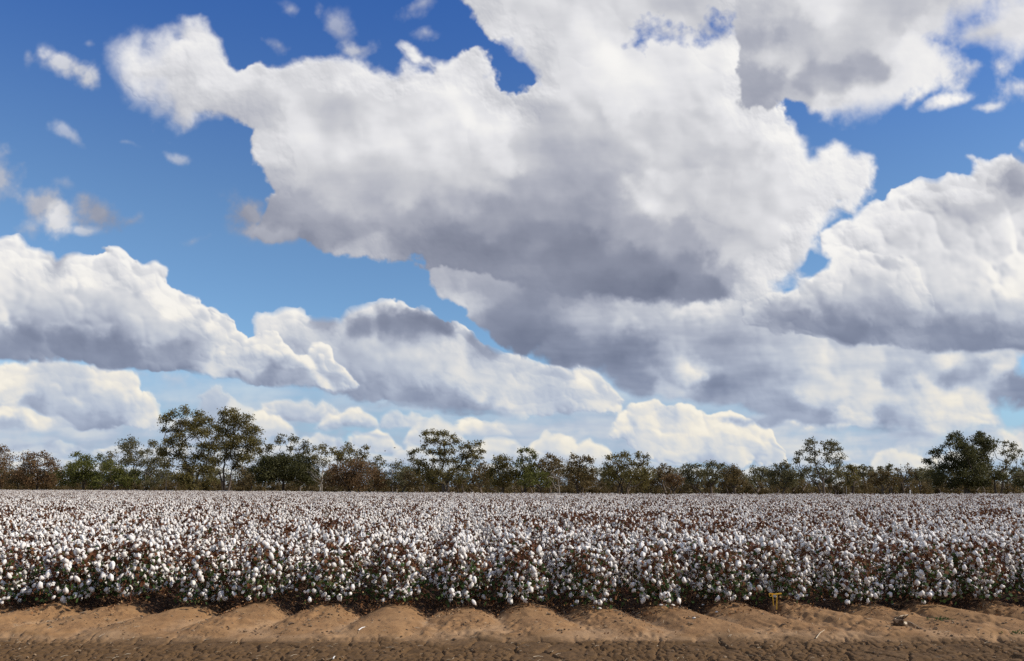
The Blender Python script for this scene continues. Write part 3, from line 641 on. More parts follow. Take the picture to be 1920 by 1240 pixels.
def plant_layout(rng, H, n_nodes=13, wide=1.0):
    """main stem and fruiting branches; returns polylines and boll places"""
    lean = rng.normal(size=2)*.05; stems = []; bolls = []
    main = [np.array([lean[0]*t*t*H*2, lean[1]*t*t*H*2, H*t]) for t in (0, .25, .5, .75, 1)]
    stems.append((main, [.008, .007, .006, .004, .002]))
    for i in range(n_nodes):
        t = .08+.88*i/(n_nodes-1); az = i*2.4+rng.rand()*1.2
        L = wide*(.36*(1-.66*t)+.05)*(.75+.5*rng.rand())
        o = np.array([lean[0]*t*t*H*2, lean[1]*t*t*H*2, H*t]); up = .25+.35*rng.rand()
        d = np.array([math.cos(az), math.sin(az), up]); tip = o+d*L; mid = o+d*L*.5+np.array([0, 0, .02])
        stems.append(([o, mid, tip], [.004, .003, .0015]))
        for s in ((.55, .97) if L > .2 else (.92,)):
            if rng.rand() < .93: bolls.append(o+d*L*s+np.array([0, 0, .012])+rng.normal(size=3)*.012)
            if rng.rand() < .55: bolls.append(o+d*L*s+np.array([0, 0, -.06])+rng.normal(size=3)*.018)
        bolls.append(o+np.array([rng.normal()*.03, rng.normal()*.03, .03])) if rng.rand() < .45 else None
    bolls.append(np.array(main[-1])+np.array([0, 0, .03]))
    return stems, bolls
def leaf_vary(z, H, rng, green):
    n = len(z); g = rng.rand(n) < green*np.clip(1.35-z/H*1.2, 0.05, 1)
    return np.where(g, .70+.26*rng.rand(n), rng.rand(n)*.56)
def leaf_cloud(rng, H, n):
    t = rng.rand(n)**.85; a = rng.rand(n)*6.283; R = (.43*(1-.58*t)+.04)*np.sqrt(rng.rand(n))
    return np.stack([R*np.cos(a), R*np.sin(a), .05+t*H*.95], 1)

BOLL_MESHES = []
for i in range(10):
    b = Bag(); boll_shape(b, np.zeros(3), 1.0, np.random.RandomState(50+i), 2); BOLL_MESHES.append(b.mesh('boll', [M_LINT, M_BURR]))
PROTO = []
for i in range(9):
    rng = np.random.RandomState(200+i); H = .60+.12*rng.rand()
    st, bo = plant_layout(rng, H, 17)
    b = Bag()
    for pts, rad in st: tube(b, pts, rad, 4, 0, rng.rand())
    stem = b.mesh('stem', [M_COTTON_STEM])
    b = Bag(); c = leaf_cloud(rng, H, 330); leaves(b, c, .056, rng, leaf_vary(c[:, 2], H, rng, .75), .85, .2)
    leaf_front = b.mesh('foliage', [M_COTTON_LEAF])
    b = Bag(); c = leaf_cloud(rng, H, 190); leaves(b, c, .052, rng, leaf_vary(c[:, 2], H, rng, .34), .8, .2)
    leaf_back = b.mesh('foliage', [M_COTTON_LEAF])
    b = Bag()
    for q in range(9):                                 # low bolls hanging near the soil
        a = rng.rand()*6.28; R = .10+.22*rng.rand(); bo.append(np.array([R*math.cos(a), R*math.sin(a), .05+.16*rng.rand()]))
    rad = [(.021+.014*rng.rand()) for _ in bo]
    for p, r in zip(bo, rad): boll_shape(b, p, r, rng, 1)
    PROTO.append(dict(H=H, stem=stem, leaf_front=leaf_front, leaf_back=leaf_back, bolls=b.mesh('lint', [M_LINT, M_BURR]), places=list(zip(bo, rad))))

rng = np.random.RandomState(31)
N_DEEP = 16; STEP = .36
front_rows = []
k0 = int(round((-9-C0))); 
def row_x(k, y): return (C0+k*ROW_GAP-y*ACR[1])/ACR[0]
cands = []
PEG_X = on_ground(1453, 1136, .15).x
for k in range(-40, 45):
    for j in range(N_DEEP+10):
        y = FRONT_Y-.10+j*STEP+rng.normal()*.10+(.34 if abs(row_x(k, FRONT_Y)-PEG_X) < .55 else 0); x = row_x(k, y)+rng.normal()*(.05 if j == 0 else .10)
        if abs(x) < .625*y+.35: cands.append((y, k, j, x))
cands.sort()
cands = cands[:300]
near_set = {(k, j) for _, k, j, _ in cands}
first = sorted({k for _, k, j, _ in cands if j == 0})
row_words = ['leftmost', 'second', 'third', 'fourth', 'fifth', 'sixth', 'seventh', 'eighth', 'ninth', 'tenth', 'eleventh', 'twelfth', 'thirteenth', 'fourteenth', 'fifteenth', 'sixteenth', 'seventeenth', 'eighteenth', 'nineteenth', 'twentieth']
for y, k, j, x in cands:
    pr = PROTO[rng.randint(len(PROTO))]
    root = empty('cotton_plant', (x, y, soil(x, y)-.01), rng.rand()*6.28)
    s = (.93+.22*rng.rand())*(1.0 if j else .95); root.scale = (s, s, s*(.95+.15*rng.rand()))
    if j == 0:
        q = first.index(k); mid = len(first)//2
        if q < mid: w = ('leftmost' if q == 0 else row_words[q]+' from the left')
        else:
            qq = len(first)-1-q; w = ('rightmost' if qq == 0 else row_words[qq]+' from the right')
        lab = 'cotton plant on the bare earth edge, %s of the row ends' % w
        grp = 'cotton plants at the front ends of the rows'
    elif j == 1: lab, grp = 'cotton plant with open bolls and green lower leaves, second in from the bare earth', 'cotton plants second in their rows'
    elif j == 2: lab, grp = 'cotton plant with open bolls crowded behind the first two of its row', 'cotton plants third in their rows'
    else: lab, grp = 'cotton plant with white bolls and red brown leaves, deeper in the dense front rows', 'cotton plants in the dense front rows'
    tag(root, lab, 'cotton plant', grp)
    obj('stem', pr['stem'], root)
    lf = obj('foliage', pr['leaf_front'] if j < 3 else pr['leaf_back'], root); lf['kind'] = 'stuff'
    if j < 2:
        for p, r in pr['places']:
            if rng.rand() < .80:
                b = obj('boll', BOLL_MESHES[rng.randint(10)], root, tuple(p), rng.rand()*6.28); b.scale = (r, r, r); 
    else:
        b = obj('boll_cluster', pr['bolls'], root); b['kind'] = 'stuff'

# the rest of the field: one mass grown by geometry nodes
EDGE = [(-400, 300), (0, 262), (480, 188), (800, 142), (960, 130), (1200, 116), (1440, 112), (1700, 114), (1920, 120), (2400, 126)]
def field_edge(px): return np.interp(px, [e[0] for e in EDGE], [e[1] for e in EDGE])
def clump(seed, H, nb, nl, keep):
    rng = np.random.RandomState(seed); b = Bag()
    st, bo = plant_layout(rng, H, nb, 1.22)
    for pts, rad in st[:1]: tube(b, pts, [r*1.5 for r in rad], 3, 2, .4)
    for p in bo:
        if rng.rand() > keep: continue
        r = .019+.013*rng.rand()
        v, f = ICO1; s = 1+.2*rng.normal(size=len(v)); b.add(v*s[:, None]*np.array([1, 1, 1.0+.8*rng.rand()])*r+p, f, 0, rng.rand()*.9, False)
    c = leaf_cloud(rng, H*1.08, nl); c[:, 2] = c[:, 2].clip(.1); leaves(b, c, .066, rng, leaf_vary(c[:, 2], H, rng, .10), .85, .1, mat=1)
    return b.mesh('cotton_clump', [M_LINT, M_COTTON_LEAF, M_COTTON_STEM])
def far_field():
    col = bpy.data.collections.new('clumps')
    for i in range(8):
        o = bpy.data.objects.new('cotton_clump', clump(400+i, .60+.14*(i % 4)/3, 26, (110, 110, 110, 120, 120, 150, 180, 190)[i], (1, 1, 1, .9, .95, .75, .55, .35)[i])); col.objects.link(o)
    rng = np.random.RandomState(77); P = []; S = []
    y = FRONT_Y+.05; j = 0
    pts = []
    for k in range(-330, 370):
        ys = np.arange(FRONT_Y+.05, 300, STEP); js = np.arange(len(ys))
        if k < -60 or k > 60: ys = ys[30:]; js = js[30:]
        xs = row_x(k, ys)
        dep = ys*CP-CAM_Z*SP
        px = 960+FPX*xs/dep
        ok = (np.abs(xs) < .80*ys+11) & (ys < field_edge(px)+3*_tab[k & 255, 3])
        if k >= first[0]-60:
            ok &= np.array([(k, int(a)) not in near_set for a in js])
        pts.append(np.stack([xs[ok], ys[ok]], 1))
    P = np.concatenate(pts); P = P+rng.normal(size=P.shape)*np.array([.11, .08])
    n = len(P)
    hv = 1+.10*n2(P[:, 0], P[:, 1], 3.5, 31)+.08*n2(P[:, 0], P[:, 1], 1.2, 32)
    z = soil_z(P[:, 0], P[:, 1])*(P[:, 1] < 50)
    # thin, leafy patches with few bolls show as brown blotches
    me = bpy.data.meshes.new('cotton_crop'); me.vertices.add(n); me.vertices.foreach_set('co', np.column_stack([P, z]).astype(np.float32).ravel())
    def attr(nm, t, v):
        a = me.attributes.new(nm, t, 'POINT'); a.data.foreach_set('value' if t != 'FLOAT_VECTOR' else 'vector', v)
    attr('spin', 'FLOAT', (rng.rand(n)*6.28).astype(np.float32)); attr('size', 'FLOAT', (hv*(.92+.24*rng.rand(n))).astype(np.float32)); pk = 2.8+2.6*n2(P[:, 0], P[:, 1], 6.0, 61)+2.2*n2(P[:, 0], P[:, 1], 1.6, 62)+1.9*rng.normal(size=n)
    attr('pick', 'INT', np.clip(pk, 0, 7).astype(np.int32))
    o = obj('cotton_crop', me)
    tag(o, 'sea of ripe white cotton with red brown leaves running back to the trees', kind='stuff')
    ng = bpy.data.node_groups.new('grow_cotton', 'GeometryNodeTree')
    ng.interface.new_socket('Geometry', in_out='INPUT', socket_type='NodeSocketGeometry'); ng.interface.new_socket('Geometry', in_out='OUTPUT', socket_type='NodeSocketGeometry')
    gi = ng.nodes.new('NodeGroupInput'); go = ng.nodes.new('NodeGroupOutput'); ip = ng.nodes.new('GeometryNodeInstanceOnPoints'); ci = ng.nodes.new('GeometryNodeCollectionInfo')
    ci.inputs['Collection'].default_value = col; ci.inputs['Separate Children'].default_value = True; ci.inputs['Reset Children'].default_value = True
    def named(nm, t):
        q = ng.nodes.new('GeometryNodeInputNamedAttribute'); q.data_type = t; q.inputs['Name'].default_value = nm; return q.outputs['Attribute']
    cx = ng.nodes.new('ShaderNodeCombineXYZ'); ng.links.new(named('spin', 'FLOAT'), cx.inputs[2])
    ng.links.new(gi.outputs[0], ip.inputs['Points']); ng.links.new(ci.outputs[0], ip.inputs['Instance']); ip.inputs['Pick Instance'].default_value = True
    ng.links.new(named('pick', 'INT'), ip.inputs['Instance Index']); ng.links.new(cx.outputs[0], ip.inputs['Rotation']); ng.links.new(named('size', 'FLOAT'), ip.inputs['Scale'])
    ng.links.new(ip.outputs[0], go.inputs[0])
    md = o.modifiers.new('grow', 'NODES'); md.node_group = ng
    me.materials.append(M_LINT)
    return n
print('crop clumps', far_field())

# ------------------------------------------------------------------ trees beyond the field
def leaf_mat(name, a, b, c): return vary_material(name, [(0, a), (.5, b), (1, c)], .6, .42, .0, .25)
M_OLIVE = leaf_mat('olive_leaves', (0.094, 0.078, 0.023), (0.144, 0.118, 0.034), (0.198, 0.160, 0.053))
M_GREY = leaf_mat('grey_green_leaves', (0.086, 0.080, 0.034), (0.126, 0.114, 0.052), (0.177, 0.157, 0.079))
M_RUST = leaf_mat('rusty_brown_foliage', (0.118, 0.068, 0.030), (0.166, 0.099, 0.044), (0.214, 0.136, 0.066))
M_BROWN = leaf_mat('olive_brown_foliage', (0.096, 0.068, 0.026), (0.139, 0.099, 0.039), (0.187, 0.136, 0.057))
M_GREEN = leaf_mat('bright_green_leaves', (0.077, 0.081, 0.016), (0.116, 0.120, 0.026), (0.161, 0.160, 0.043))
M_DARK = leaf_mat('dark_green_leaves', (0.045, 0.045, 0.014), (0.068, 0.066, 0.021), (0.098, 0.093, 0.033))
M_BARK = vary_material('grey_brown_bark', [(0, (.045, .034, .026)), (1, (.12, .095, .075))], .9, 0, .8, .1, 2)
M_PALE_BARK = vary_material('pale_bark', [(0, (.20, .175, .145)), (1, (.40, .36, .31))], .85, 0, .8, .1, 2)

def make_tree(name, label, u, Y, blobs, leaf, bark=M_BARK, stems=1, trunk=.30, dens=1.0, seed=0, group=None, fork=.3, droop=.7, gap=.39, lean=0.0, subs=1.0, category='tree', leaf_px=3.2, stem_list=None):
    """blobs: masses of foliage as seen (px, py, radius px); each gets its own depth"""
    rng = np.random.RandomState(1000+seed)
    base = at_depth(u, 900, Y); base.z = 0
    root = empty(name, base)
    tag(root, label, category, group or 'trees in the line beyond the field')
    ppm = FPX/(Y*CP)                                   # pixels of the photograph per metre here
    pts = []
    for (px, py, r) in blobs:
        p = at_depth(px, py, Y)
        pts.append((np.array([p.x-base.x, 0, max(p.z, r/ppm*.4)]), r/ppm))
    W = max(abs(p[0]) + r for p, r in pts)
    for i, (p, r) in enumerate(pts): p[1] = rng.uniform(-.55, .55)*min(W, 6.0)
    top = max(p[2]+r for p, r in pts)
    tb = Bag(); lb = Bag()
    nst = stems
    forks = []
    for s_ in range(nst):
        fx = (s_-(nst-1)/2)*W*.16+lean*W+rng.normal()*.2
        fk = np.array([fx, rng.normal()*.3, top*fork*(.85+.3*rng.rand())])
        b0 = np.array([(s_-(nst-1)/2)*.5, rng.normal()*.2, -.2])
        mid = b0*.45+fk*.55+np.array([rng.normal()*.25, 0, 0])
        tube(tb, [b0, b0*.7+mid*.3+np.array([0, 0, .2]), mid, fk], [trunk*1.15, trunk*.9, trunk*.7, trunk*.5], 7, 0, rng.rand())
        forks.append(fk)
    lsz = leaf_px/ppm
    # limbs grow from the forks through the masses: each hangs on the nearest one already reached
    nodes = [(f, 0.0, -1) for f in forks]; order = sorted(range(len(pts)), key=lambda q: min(np.linalg.norm(pts[q][0]-f) for f in forks))
    for q in order:
        p = pts[q][0]+np.array([0, 0, -.25*pts[q][1]])
        best = min(range(len(nodes)), key=lambda k: np.linalg.norm(nodes[k][0]-p)*(1+.25*(nodes[k][0][2] > p[2]+.2))+.55*nodes[k][1])
        nodes.append((p, nodes[best][1]+np.linalg.norm(nodes[best][0]-p), best))
    load = [1.0]*len(nodes)
    for k in range(len(nodes)-1, -1, -1):
        if nodes[k][2] >= 0: load[nodes[k][2]] += load[k]
    full = max(load[:len(forks)])
    for k in range(len(forks), len(nodes)):
        p, _, par = nodes[k]; a = nodes[par][0]; L = np.linalg.norm(p-a)
        r1 = trunk*.55*(load[k]/full)**.55+.015; r0 = min(trunk*.6, r1*1.25)
        m = (a+p)/2+rng.normal(size=3)*.10*L+np.array([0, 0, -.06*L]); m2 = a*.25+p*.75+rng.normal(size=3)*.07*L
        tube(tb, [a, m, m2, p], [r0, (r0+r1)/2, r1, r1*.85], 5, 0, rng.rand())
    for (p, r) in pts:
        tip = p+np.array([0, 0, -.25*r])
        r = r*1.22
        ns = int(max(6, 12*subs*(.6+.4*(r*ppm/18))))
        d = rng.normal(size=(ns, 3)); d /= np.linalg.norm(d, axis=1)[:, None]
        rad = r*(.25+.62*rng.rand(ns)**.6)
        cs = p+d*rad[:, None]*np.array([1, 1, .8])
        cs[:, 2] = np.maximum(cs[:, 2], .3)
        for c in cs:
            if rng.rand() < .6:
                tube(tb, [tip, (tip+c)/2+rng.normal(size=3)*.1*r, c], [trunk*.07+.01, trunk*.05, trunk*.02], 3, 0, rng.rand())
            rs = r*gap*(.7+.7*rng.rand())
            n = int(max(12, 12.5*dens*(rs/lsz)**2))
            g = rng.normal(size=(n, 3))*.68*rs*np.array([1.2, 1.2, .72])
            g[:, 2] -= .25*np.abs(g[:, 0])*.6
            q = c+g; q[:, 2] = np.maximum(q[:, 2], .08)
            hue = .45+.22*rng.normal()
            leaves(lb, q, lsz, rng, np.clip(hue+.09*rng.normal(size=n), 0, 1), .5, droop, fold=.3)
    t = obj('trunk', tb.mesh('trunk', [bark]), root)
    cr = obj('crown', lb.mesh('crown', [leaf]), root)
    return root

def spread(u0, u1, vt, vb, n, r, seed, dome=.6):
    """masses of foliage filling a rounded outline from its top edge down"""
    rng = np.random.RandomState(seed); out = []
    for i in range(n):
        t = (i+.5)/n; x = u0+(u1-u0)*((t*1.618*n) % 1.0 if i >= n//2 else (i+.5)/(n//2))
        e = abs((x-(u0+u1)/2)/((u1-u0)/2)); crown = vt+(vb-vt)*dome*(e**2.2)*.75
        y = crown+r*.7 if i < n//2 else crown+r+(vb-crown-r*1.2)*rng.rand()
        out.append((x+rng.normal()*2, y+rng.normal()*2.5, r*(.75+.5*rng.rand())))
    return out

ed = lambda px: float(field_edge(px))
T = make_tree
T('brown_tree', 'rusty brown tree cut by the left edge of the view', 2, ed(0)+14, [(-8, 846, 13), (8, 842, 11), (16, 860, 12), (-10, 868, 15), (8, 880, 16), (-20, 890, 16), (20, 895, 13), (0, 905, 14)], M_RUST, seed=1, dens=.8)
T('brown_tree', 'rusty brown tree with a feathery crown, second tree from the left edge', 72, ed(70)+10, [(66, 855, 11), (80, 852, 9), (56, 868, 11), (90, 866, 12), (72, 872, 14), (102, 876, 10), (50, 886, 13), (70, 892, 15), (92, 890, 14), (108, 896, 10), (60, 905, 12), (85, 906, 12)], M_RUST, seed=2, dens=.85, stems=2)
T('brown_bush', 'low brown bush between the two rusty trees at the left', 34, ed(34)+6, [(30, 886, 10), (40, 892, 10), (26, 902, 10), (42, 904, 10)], M_BROWN, seed=3, category='bush', group='bushes under the trees')
T('green_tree', 'bright green bushy tree with a pointed peak right of the rusty trees', 158, ed(158)+8, [(153, 852, 8), (146, 864, 11), (162, 862, 10), (178, 857, 8), (134, 876, 11), (154, 878, 14), (174, 874, 12), (122, 890, 10), (142, 894, 13), (162, 894, 13), (182, 890, 11), (130, 904, 11), (172, 905, 11)], M_GREEN, seed=4, stems=2)
T('grey_tree', 'pale thin grey green tree top behind the bright green ones', 212, ed(212)+45, [(206, 858, 9), (218, 852, 8), (196, 868, 9), (224, 866, 9), (210, 878, 12)], M_GREY, M_PALE_BARK, seed=5, dens=.55, fork=.5)
T('green_tree', 'low spreading bright green tree left of the tall pair', 218, ed(218)+5, [(196, 876, 11), (212, 872, 10), (228, 880, 11), (246, 884, 11), (204, 892, 13), (224, 896, 13), (244, 900, 12), (262, 902, 10), (190, 904, 10)], M_GREEN, seed=6, stems=2, fork=.25)
T('gum_tree', 'grey green gum with a bushy head and bare stems above green bushes', 250, ed(250)+22, [(232, 832, 10), (244, 826, 9), (254, 838, 11), (238, 846, 10), (262, 850, 10), (248, 862, 12), (232, 866, 9), (268, 868, 10)], M_GREY, seed=7, dens=.9, fork=.45, stems=2)
T('gum_tree', 'dark grey green gum with a pale trunk close left of the tall pair', 272, ed(272)+16, [(287, 832, 9), (296, 842, 10), (280, 850, 9), (300, 858, 11), (284, 868, 11), (310, 870, 10), (276, 884, 11), (296, 886, 12), (286, 902, 12), (308, 900, 11)], M_GREY, M_PALE_BARK, seed=8, fork=.4, trunk=.2)
T('tall_gum_tree', 'tallest tree, left of the tall pair, with an airy olive crown', 362, ed(362)+12,
  [(309, 778, 8), (318, 790, 9), (330, 776, 8), (352, 770, 9), (364, 778, 10), (340, 790, 10), (376, 790, 10), (354, 796, 11), (392, 788, 9), (402, 800, 10), (310, 806, 7), (326, 808, 10), (344, 814, 11), (368, 810, 12), (390, 814, 12), (408, 818, 9), (310, 824, 8), (326, 830, 10), (350, 834, 11), (378, 834, 13), (402, 838, 11), (314, 846, 10), (338, 852, 11), (366, 856, 13), (392, 858, 13), (322, 868, 11), (350, 874, 14), (378, 880, 14), (400, 880, 10), (346, 896, 13), (366, 902, 14), (388, 900, 12)],
  M_OLIVE, seed=9, stems=3, trunk=.42, fork=.28, gap=.47)
T('tall_gum_tree', 'right one of the tall pair, rounded olive crown on leaning forked trunks', 424, ed(424)+10,
  [(420, 776, 8), (436, 772, 9), (450, 782, 10), (466, 788, 10), (424, 790, 10), (442, 796, 12), (462, 804, 12), (414, 806, 9), (478, 806, 9), (430, 816, 12), (452, 822, 13), (474, 822, 11), (418, 832, 11), (440, 838, 13), (464, 842, 13), (486, 830, 9), (488, 846, 7), (424, 854, 11), (448, 858, 12), (470, 860, 10), (412, 866, 9), (436, 872, 10)],
  M_OLIVE, seed=10, stems=3, trunk=.36, fork=.26, gap=.48, lean=-.05)
T('brown_bush', 'brown olive bush under the right one of the tall pair', 470, ed(470)+7, [(452, 884, 10), (470, 880, 10), (462, 896, 12), (480, 892, 9), (446, 902, 10), (476, 906, 10)], M_BROWN, seed=11, category='bush', group='bushes under the trees', dens=.8)
T('gum_tree', 'open gum with separate leaf tufts above the round dark tree', 530, ed(530)+30, [(512, 838, 8), (520, 828, 8), (532, 820, 8), (546, 820, 8), (556, 826, 7), (568, 832, 9), (574, 846, 9), (560, 848, 9), (548, 842, 7), (506, 844, 6), (530, 854, 8)], M_GREY, seed=12, dens=.95, fork=.5, gap=.39)
T('dark_round_tree', 'dense dark green tree with a low umbrella crown on a short trunk', 532, ed(532)+6, [(500, 868, 13), (518, 862, 12), (538, 860, 12), (558, 862, 12), (576, 868, 12), (492, 882, 12), (512, 880, 16), (536, 878, 17), (560, 880, 16), (580, 884, 13), (590, 894, 9), (500, 894, 12), (566, 896, 13), (520, 894, 10), (548, 892, 10), (584, 902, 10), (490, 898, 9)], M_DARK, seed=13, dens=1.5, gap=.46, fork=.36, trunk=.4)
T('gum_tree', 'gum with a thin leaning white trunk right of the round dark tree', 600, ed(600)+16, [(592, 842, 8), (604, 838, 8), (612, 850, 8), (596, 858, 10), (608, 868, 9), (588, 872, 9)], M_OLIVE, M_PALE_BARK, seed=14, dens=.8, trunk=.14, fork=.55, lean=.2)
T('gum_tree', 'slender gum with a lone upright tuft above the rusty mound, nearer the dark tree', 646, ed(646)+26, [(648, 838, 9), (644, 852, 10), (656, 846, 8), (628, 850, 8), (622, 844, 7), (636, 862, 10), (652, 866, 10)], M_OLIVE, seed=15, dens=.9, fork=.5)
T('gum_tree', 'thin gum with a small forked top standing behind the rusty mound', 676, ed(676)+28, [(685, 838, 6), (672, 848, 8), (682, 852, 8), (668, 860, 8), (680, 866, 8)], M_OLIVE, seed=16, dens=.85, fork=.55, trunk=.2)
T('brown_mound_tree', 'wide rusty brown mound shaped tree in front of thin gums', 664, ed(664)+6, [(640, 876, 12), (660, 870, 12), (678, 872, 11), (622, 886, 12), (646, 888, 15), (670, 886, 15), (694, 882, 12), (708, 892, 11), (614, 902, 12), (636, 904, 13), (660, 904, 14), (684, 902, 14), (706, 906, 11), (722, 904, 8)], M_RUST, seed=17, dens=1.0, gap=.42, fork=.2, stems=3)
T('grey_tree', 'pale small crowned gum at the right end of the rusty mound', 706, ed(706)+22, [(708, 860, 8), (698, 868, 8), (716, 866, 7), (706, 876, 9), (694, 878, 7)], M_GREY, M_PALE_BARK, seed=18, dens=.7, fork=.55, trunk=.16)
T('grey_tree', 'thin grey half bare tree left of the wide central tree', 742, ed(742)+18, [(736, 876, 9), (750, 870, 9), (760, 878, 9), (730, 888, 10), (748, 890, 12), (764, 894, 10), (738, 904, 11), (756, 906, 10)], M_GREY, M_PALE_BARK, seed=19, dens=.45, gap=.4)
T('pale_gum_tree', 'pale narrow gum touching the left side of the wide central tree', 776, ed(776)+24, [(771, 850, 7), (780, 846, 6), (774, 862, 8), (784, 868, 8), (778, 880, 10)], M_GREY, M_PALE_BARK, seed=20, dens=.9, fork=.5, trunk=.16)
T('wide_gum_tree', 'wide central gum with open twisted limbs and a notched crown', 834, ed(834)+7,
  [(794, 812, 7), (806, 808, 7), (820, 812, 8), (832, 816, 8), (846, 818, 7), (854, 828, 8), (800, 824, 8), (816, 828, 9), (836, 832, 9), (796, 838, 7), (822, 846, 9), (848, 844, 9), (866, 838, 7), (880, 836, 8), (894, 832, 8), (900, 846, 8), (886, 850, 10), (870, 856, 10), (852, 862, 10), (896, 860, 8), (880, 868, 9), (832, 864, 10), (812, 862, 8), (790, 868, 10), (804, 880, 12), (822, 884, 11), (852, 884, 10), (800, 896, 12), (816, 904, 11), (858, 902, 9), (842, 892, 10), (834, 850, 8), (808, 846, 8), (874, 880, 9), (786, 884, 9), (858, 876, 9)],
  M_OLIVE, seed=21, dens=1.05, stems=2, trunk=.46, fork=.22, gap=.42)
T('olive_bush', 'olive brown bush below the left limbs of the wide central tree', 762, ed(770)+5, [(768, 892, 9), (780, 886, 9), (770, 904, 10), (786, 902, 9)], M_BROWN, seed=22, category='bush', group='bushes under the trees')
T('grey_tree', 'grey twiggy tree directly right of the wide central tree', 898, ed(898)+12, [(890, 880, 9), (904, 874, 9), (914, 882, 9), (898, 892, 11), (912, 898, 10), (886, 902, 10)], M_BROWN, seed=23, dens=.7)
T('gum_tree', 'olive gum with a flat lumpy top between the wide tree and bright tuft gum', 942, ed(942)+10, [(930, 866, 8), (940, 860, 8), (950, 860, 8), (934, 878, 11), (952, 874, 11), (922, 888, 10), (942, 892, 13), (960, 890, 11), (930, 904, 11), (952, 906, 11)], M_OLIVE, seed=24, dens=1.05, gap=.4)
T('gum_tree', 'gum with bright separate leaf tufts rising right of the photo centre', 984, ed(984)+11, [(976, 846, 6), (986, 843, 6), (996, 848, 7), (1002, 856, 6), (978, 858, 8), (992, 862, 8), (970, 870, 9), (986, 876, 11), (1000, 874, 9), (974, 888, 11), (992, 892, 12)], M_GREEN, seed=25, dens=.95, fork=.4)
T('brown_tree', 'brown crowned tree between the bright tuft gum and the dead white tree', 1030, ed(1030)+14, [(1020, 866, 9), (1034, 858, 9), (1044, 862, 9), (1012, 876, 9), (1030, 874, 12), (1050, 876, 10), (1022, 890, 12), (1042, 892, 12)], M_BROWN, seed=26, dens=.9, gap=.4)
T('green_bush', 'bright olive green bush at the field edge right of centre', 1008, ed(1008)+4, [(990, 892, 8), (1004, 888, 9), (1018, 892, 9), (996, 902, 10), (1012, 904, 10), (1028, 904, 9), (982, 906, 8)], M_GREEN, seed=27, category='bush', group='bushes under the trees', dens=1.1, gap=.42)
T('gum_tree', 'brown olive gum with two small top tufts right of the dead tree', 1088, ed(1088)+12, [(1076, 856, 7), (1086, 862, 7), (1098, 858, 7), (1106, 866, 8), (1070, 872, 10), (1088, 874, 12), (1108, 880, 10), (1066, 888, 10), (1084, 892, 13), (1104, 894, 12), (1074, 905, 11), (1096, 906, 11)], M_BROWN, seed=28, dens=1.0, gap=.38, stems=2)
T('wide_gum_tree', 'broad olive gum with branching limbs and a scalloped top right of centre', 1166, ed(1166)+8, [(1140, 860, 7), (1152, 856, 7), (1166, 852, 8), (1178, 854, 8), (1192, 856, 8), (1208, 858, 7), (1214, 868, 7), (1142, 874, 10), (1158, 870, 10), (1176, 870, 11), (1196, 874, 11), (1212, 884, 10), (1138, 888, 10), (1154, 888, 12), (1174, 890, 13), (1194, 892, 13), (1214, 896, 10), (1142, 904, 10), (1188, 906, 11), (1208, 906, 10)], M_OLIVE, seed=29, dens=1.05, stems=3, fork=.22, gap=.38)
T('brown_bush', 'small orange brown bush right of the broad olive gum', 1262, ed(1262)+6, [(1250, 896, 8), (1262, 892, 9), (1274, 896, 8), (1256, 906, 8), (1270, 906, 8)], M_RUST, seed=30, category='bush', group='bushes under the trees')
T('brown_tree', 'brown tree with a sloping shoulder next to the broad olive gum', 1242, ed(1242)+16, [(1230, 882, 8), (1242, 876, 8), (1254, 880, 8), (1236, 894, 10), (1252, 892, 10), (1226, 902, 9)], M_BROWN, seed=31, dens=.9)
T('grey_tree', 'rounded grey green gum left of the one with the detached tuft', 1302, ed(1302)+20, [(1284, 882, 8), (1294, 874, 8), (1306, 874, 8), (1316, 882, 9), (1290, 890, 10), (1306, 890, 11), (1322, 894, 9), (1296, 903, 10)], M_GREY, seed=32, dens=.9)
T('gum_tree', 'gum with a small detached tuft standing up at its right shoulder', 1336, ed(1336)+16, [(1328, 872, 7), (1336, 868, 6), (1344, 876, 8), (1355, 871, 4.5), (1352, 882, 8), (1330, 886, 10), (1344, 892, 11), (1334, 904, 10)], M_GREY, seed=33, dens=1.0)
T('brown_tree', 'dark brown round tree between the detached tuft gum and the grey gums', 1374, ed(1374)+8, [(1362, 886, 8), (1374, 882, 9), (1386, 886, 8), (1366, 896, 10), (1382, 898, 10), (1394, 904, 8), (1360, 906, 8)], M_BROWN, seed=34, dens=1.1, gap=.42)
T('grey_tree', 'hazy grey green gum with an even top left of the lone airy gum', 1420, ed(1420)+28, [(1408, 884, 8), (1418, 880, 7), (1430, 880, 7), (1438, 886, 8), (1412, 896, 9), (1428, 896, 10)], M_GREY, seed=35, dens=.9)
T('gum_tree', 'grey olive gum with a sloping crown immediately left of the lone airy gum', 1468, ed(1468)+10, [(1458, 876, 8), (1470, 872, 8), (1480, 876, 8), (1448, 888, 9), (1464, 888, 11), (1482, 890, 11), (1452, 902, 10), (1472, 904, 11), (1490, 904, 9)], M_GREY, seed=36, dens=1.1, gap=.4)
T('lone_gum_tree', 'airy gum with two brown trunks standing above the low trees at right', 1540, ed(1540)+6,
  [(1518, 830, 7), (1530, 828, 8), (1538, 836, 8), (1522, 842, 9), (1534, 850, 8), (1552, 832, 7), (1564, 832, 8), (1570, 842, 8), (1556, 846, 9), (1572, 856, 8), (1548, 860, 9), (1564, 866, 9), (1506, 850, 7), (1500, 860, 7), (1494, 866, 5), (1512, 864, 7), (1528, 866, 8), (1578, 872, 7), (1542, 876, 8), (1520, 880, 8), (1566, 884, 8), (1506, 890, 7), (1582, 892, 7)],
  M_GREY, seed=37, dens=.85, stems=2, trunk=.24, fork=.30, gap=.39)
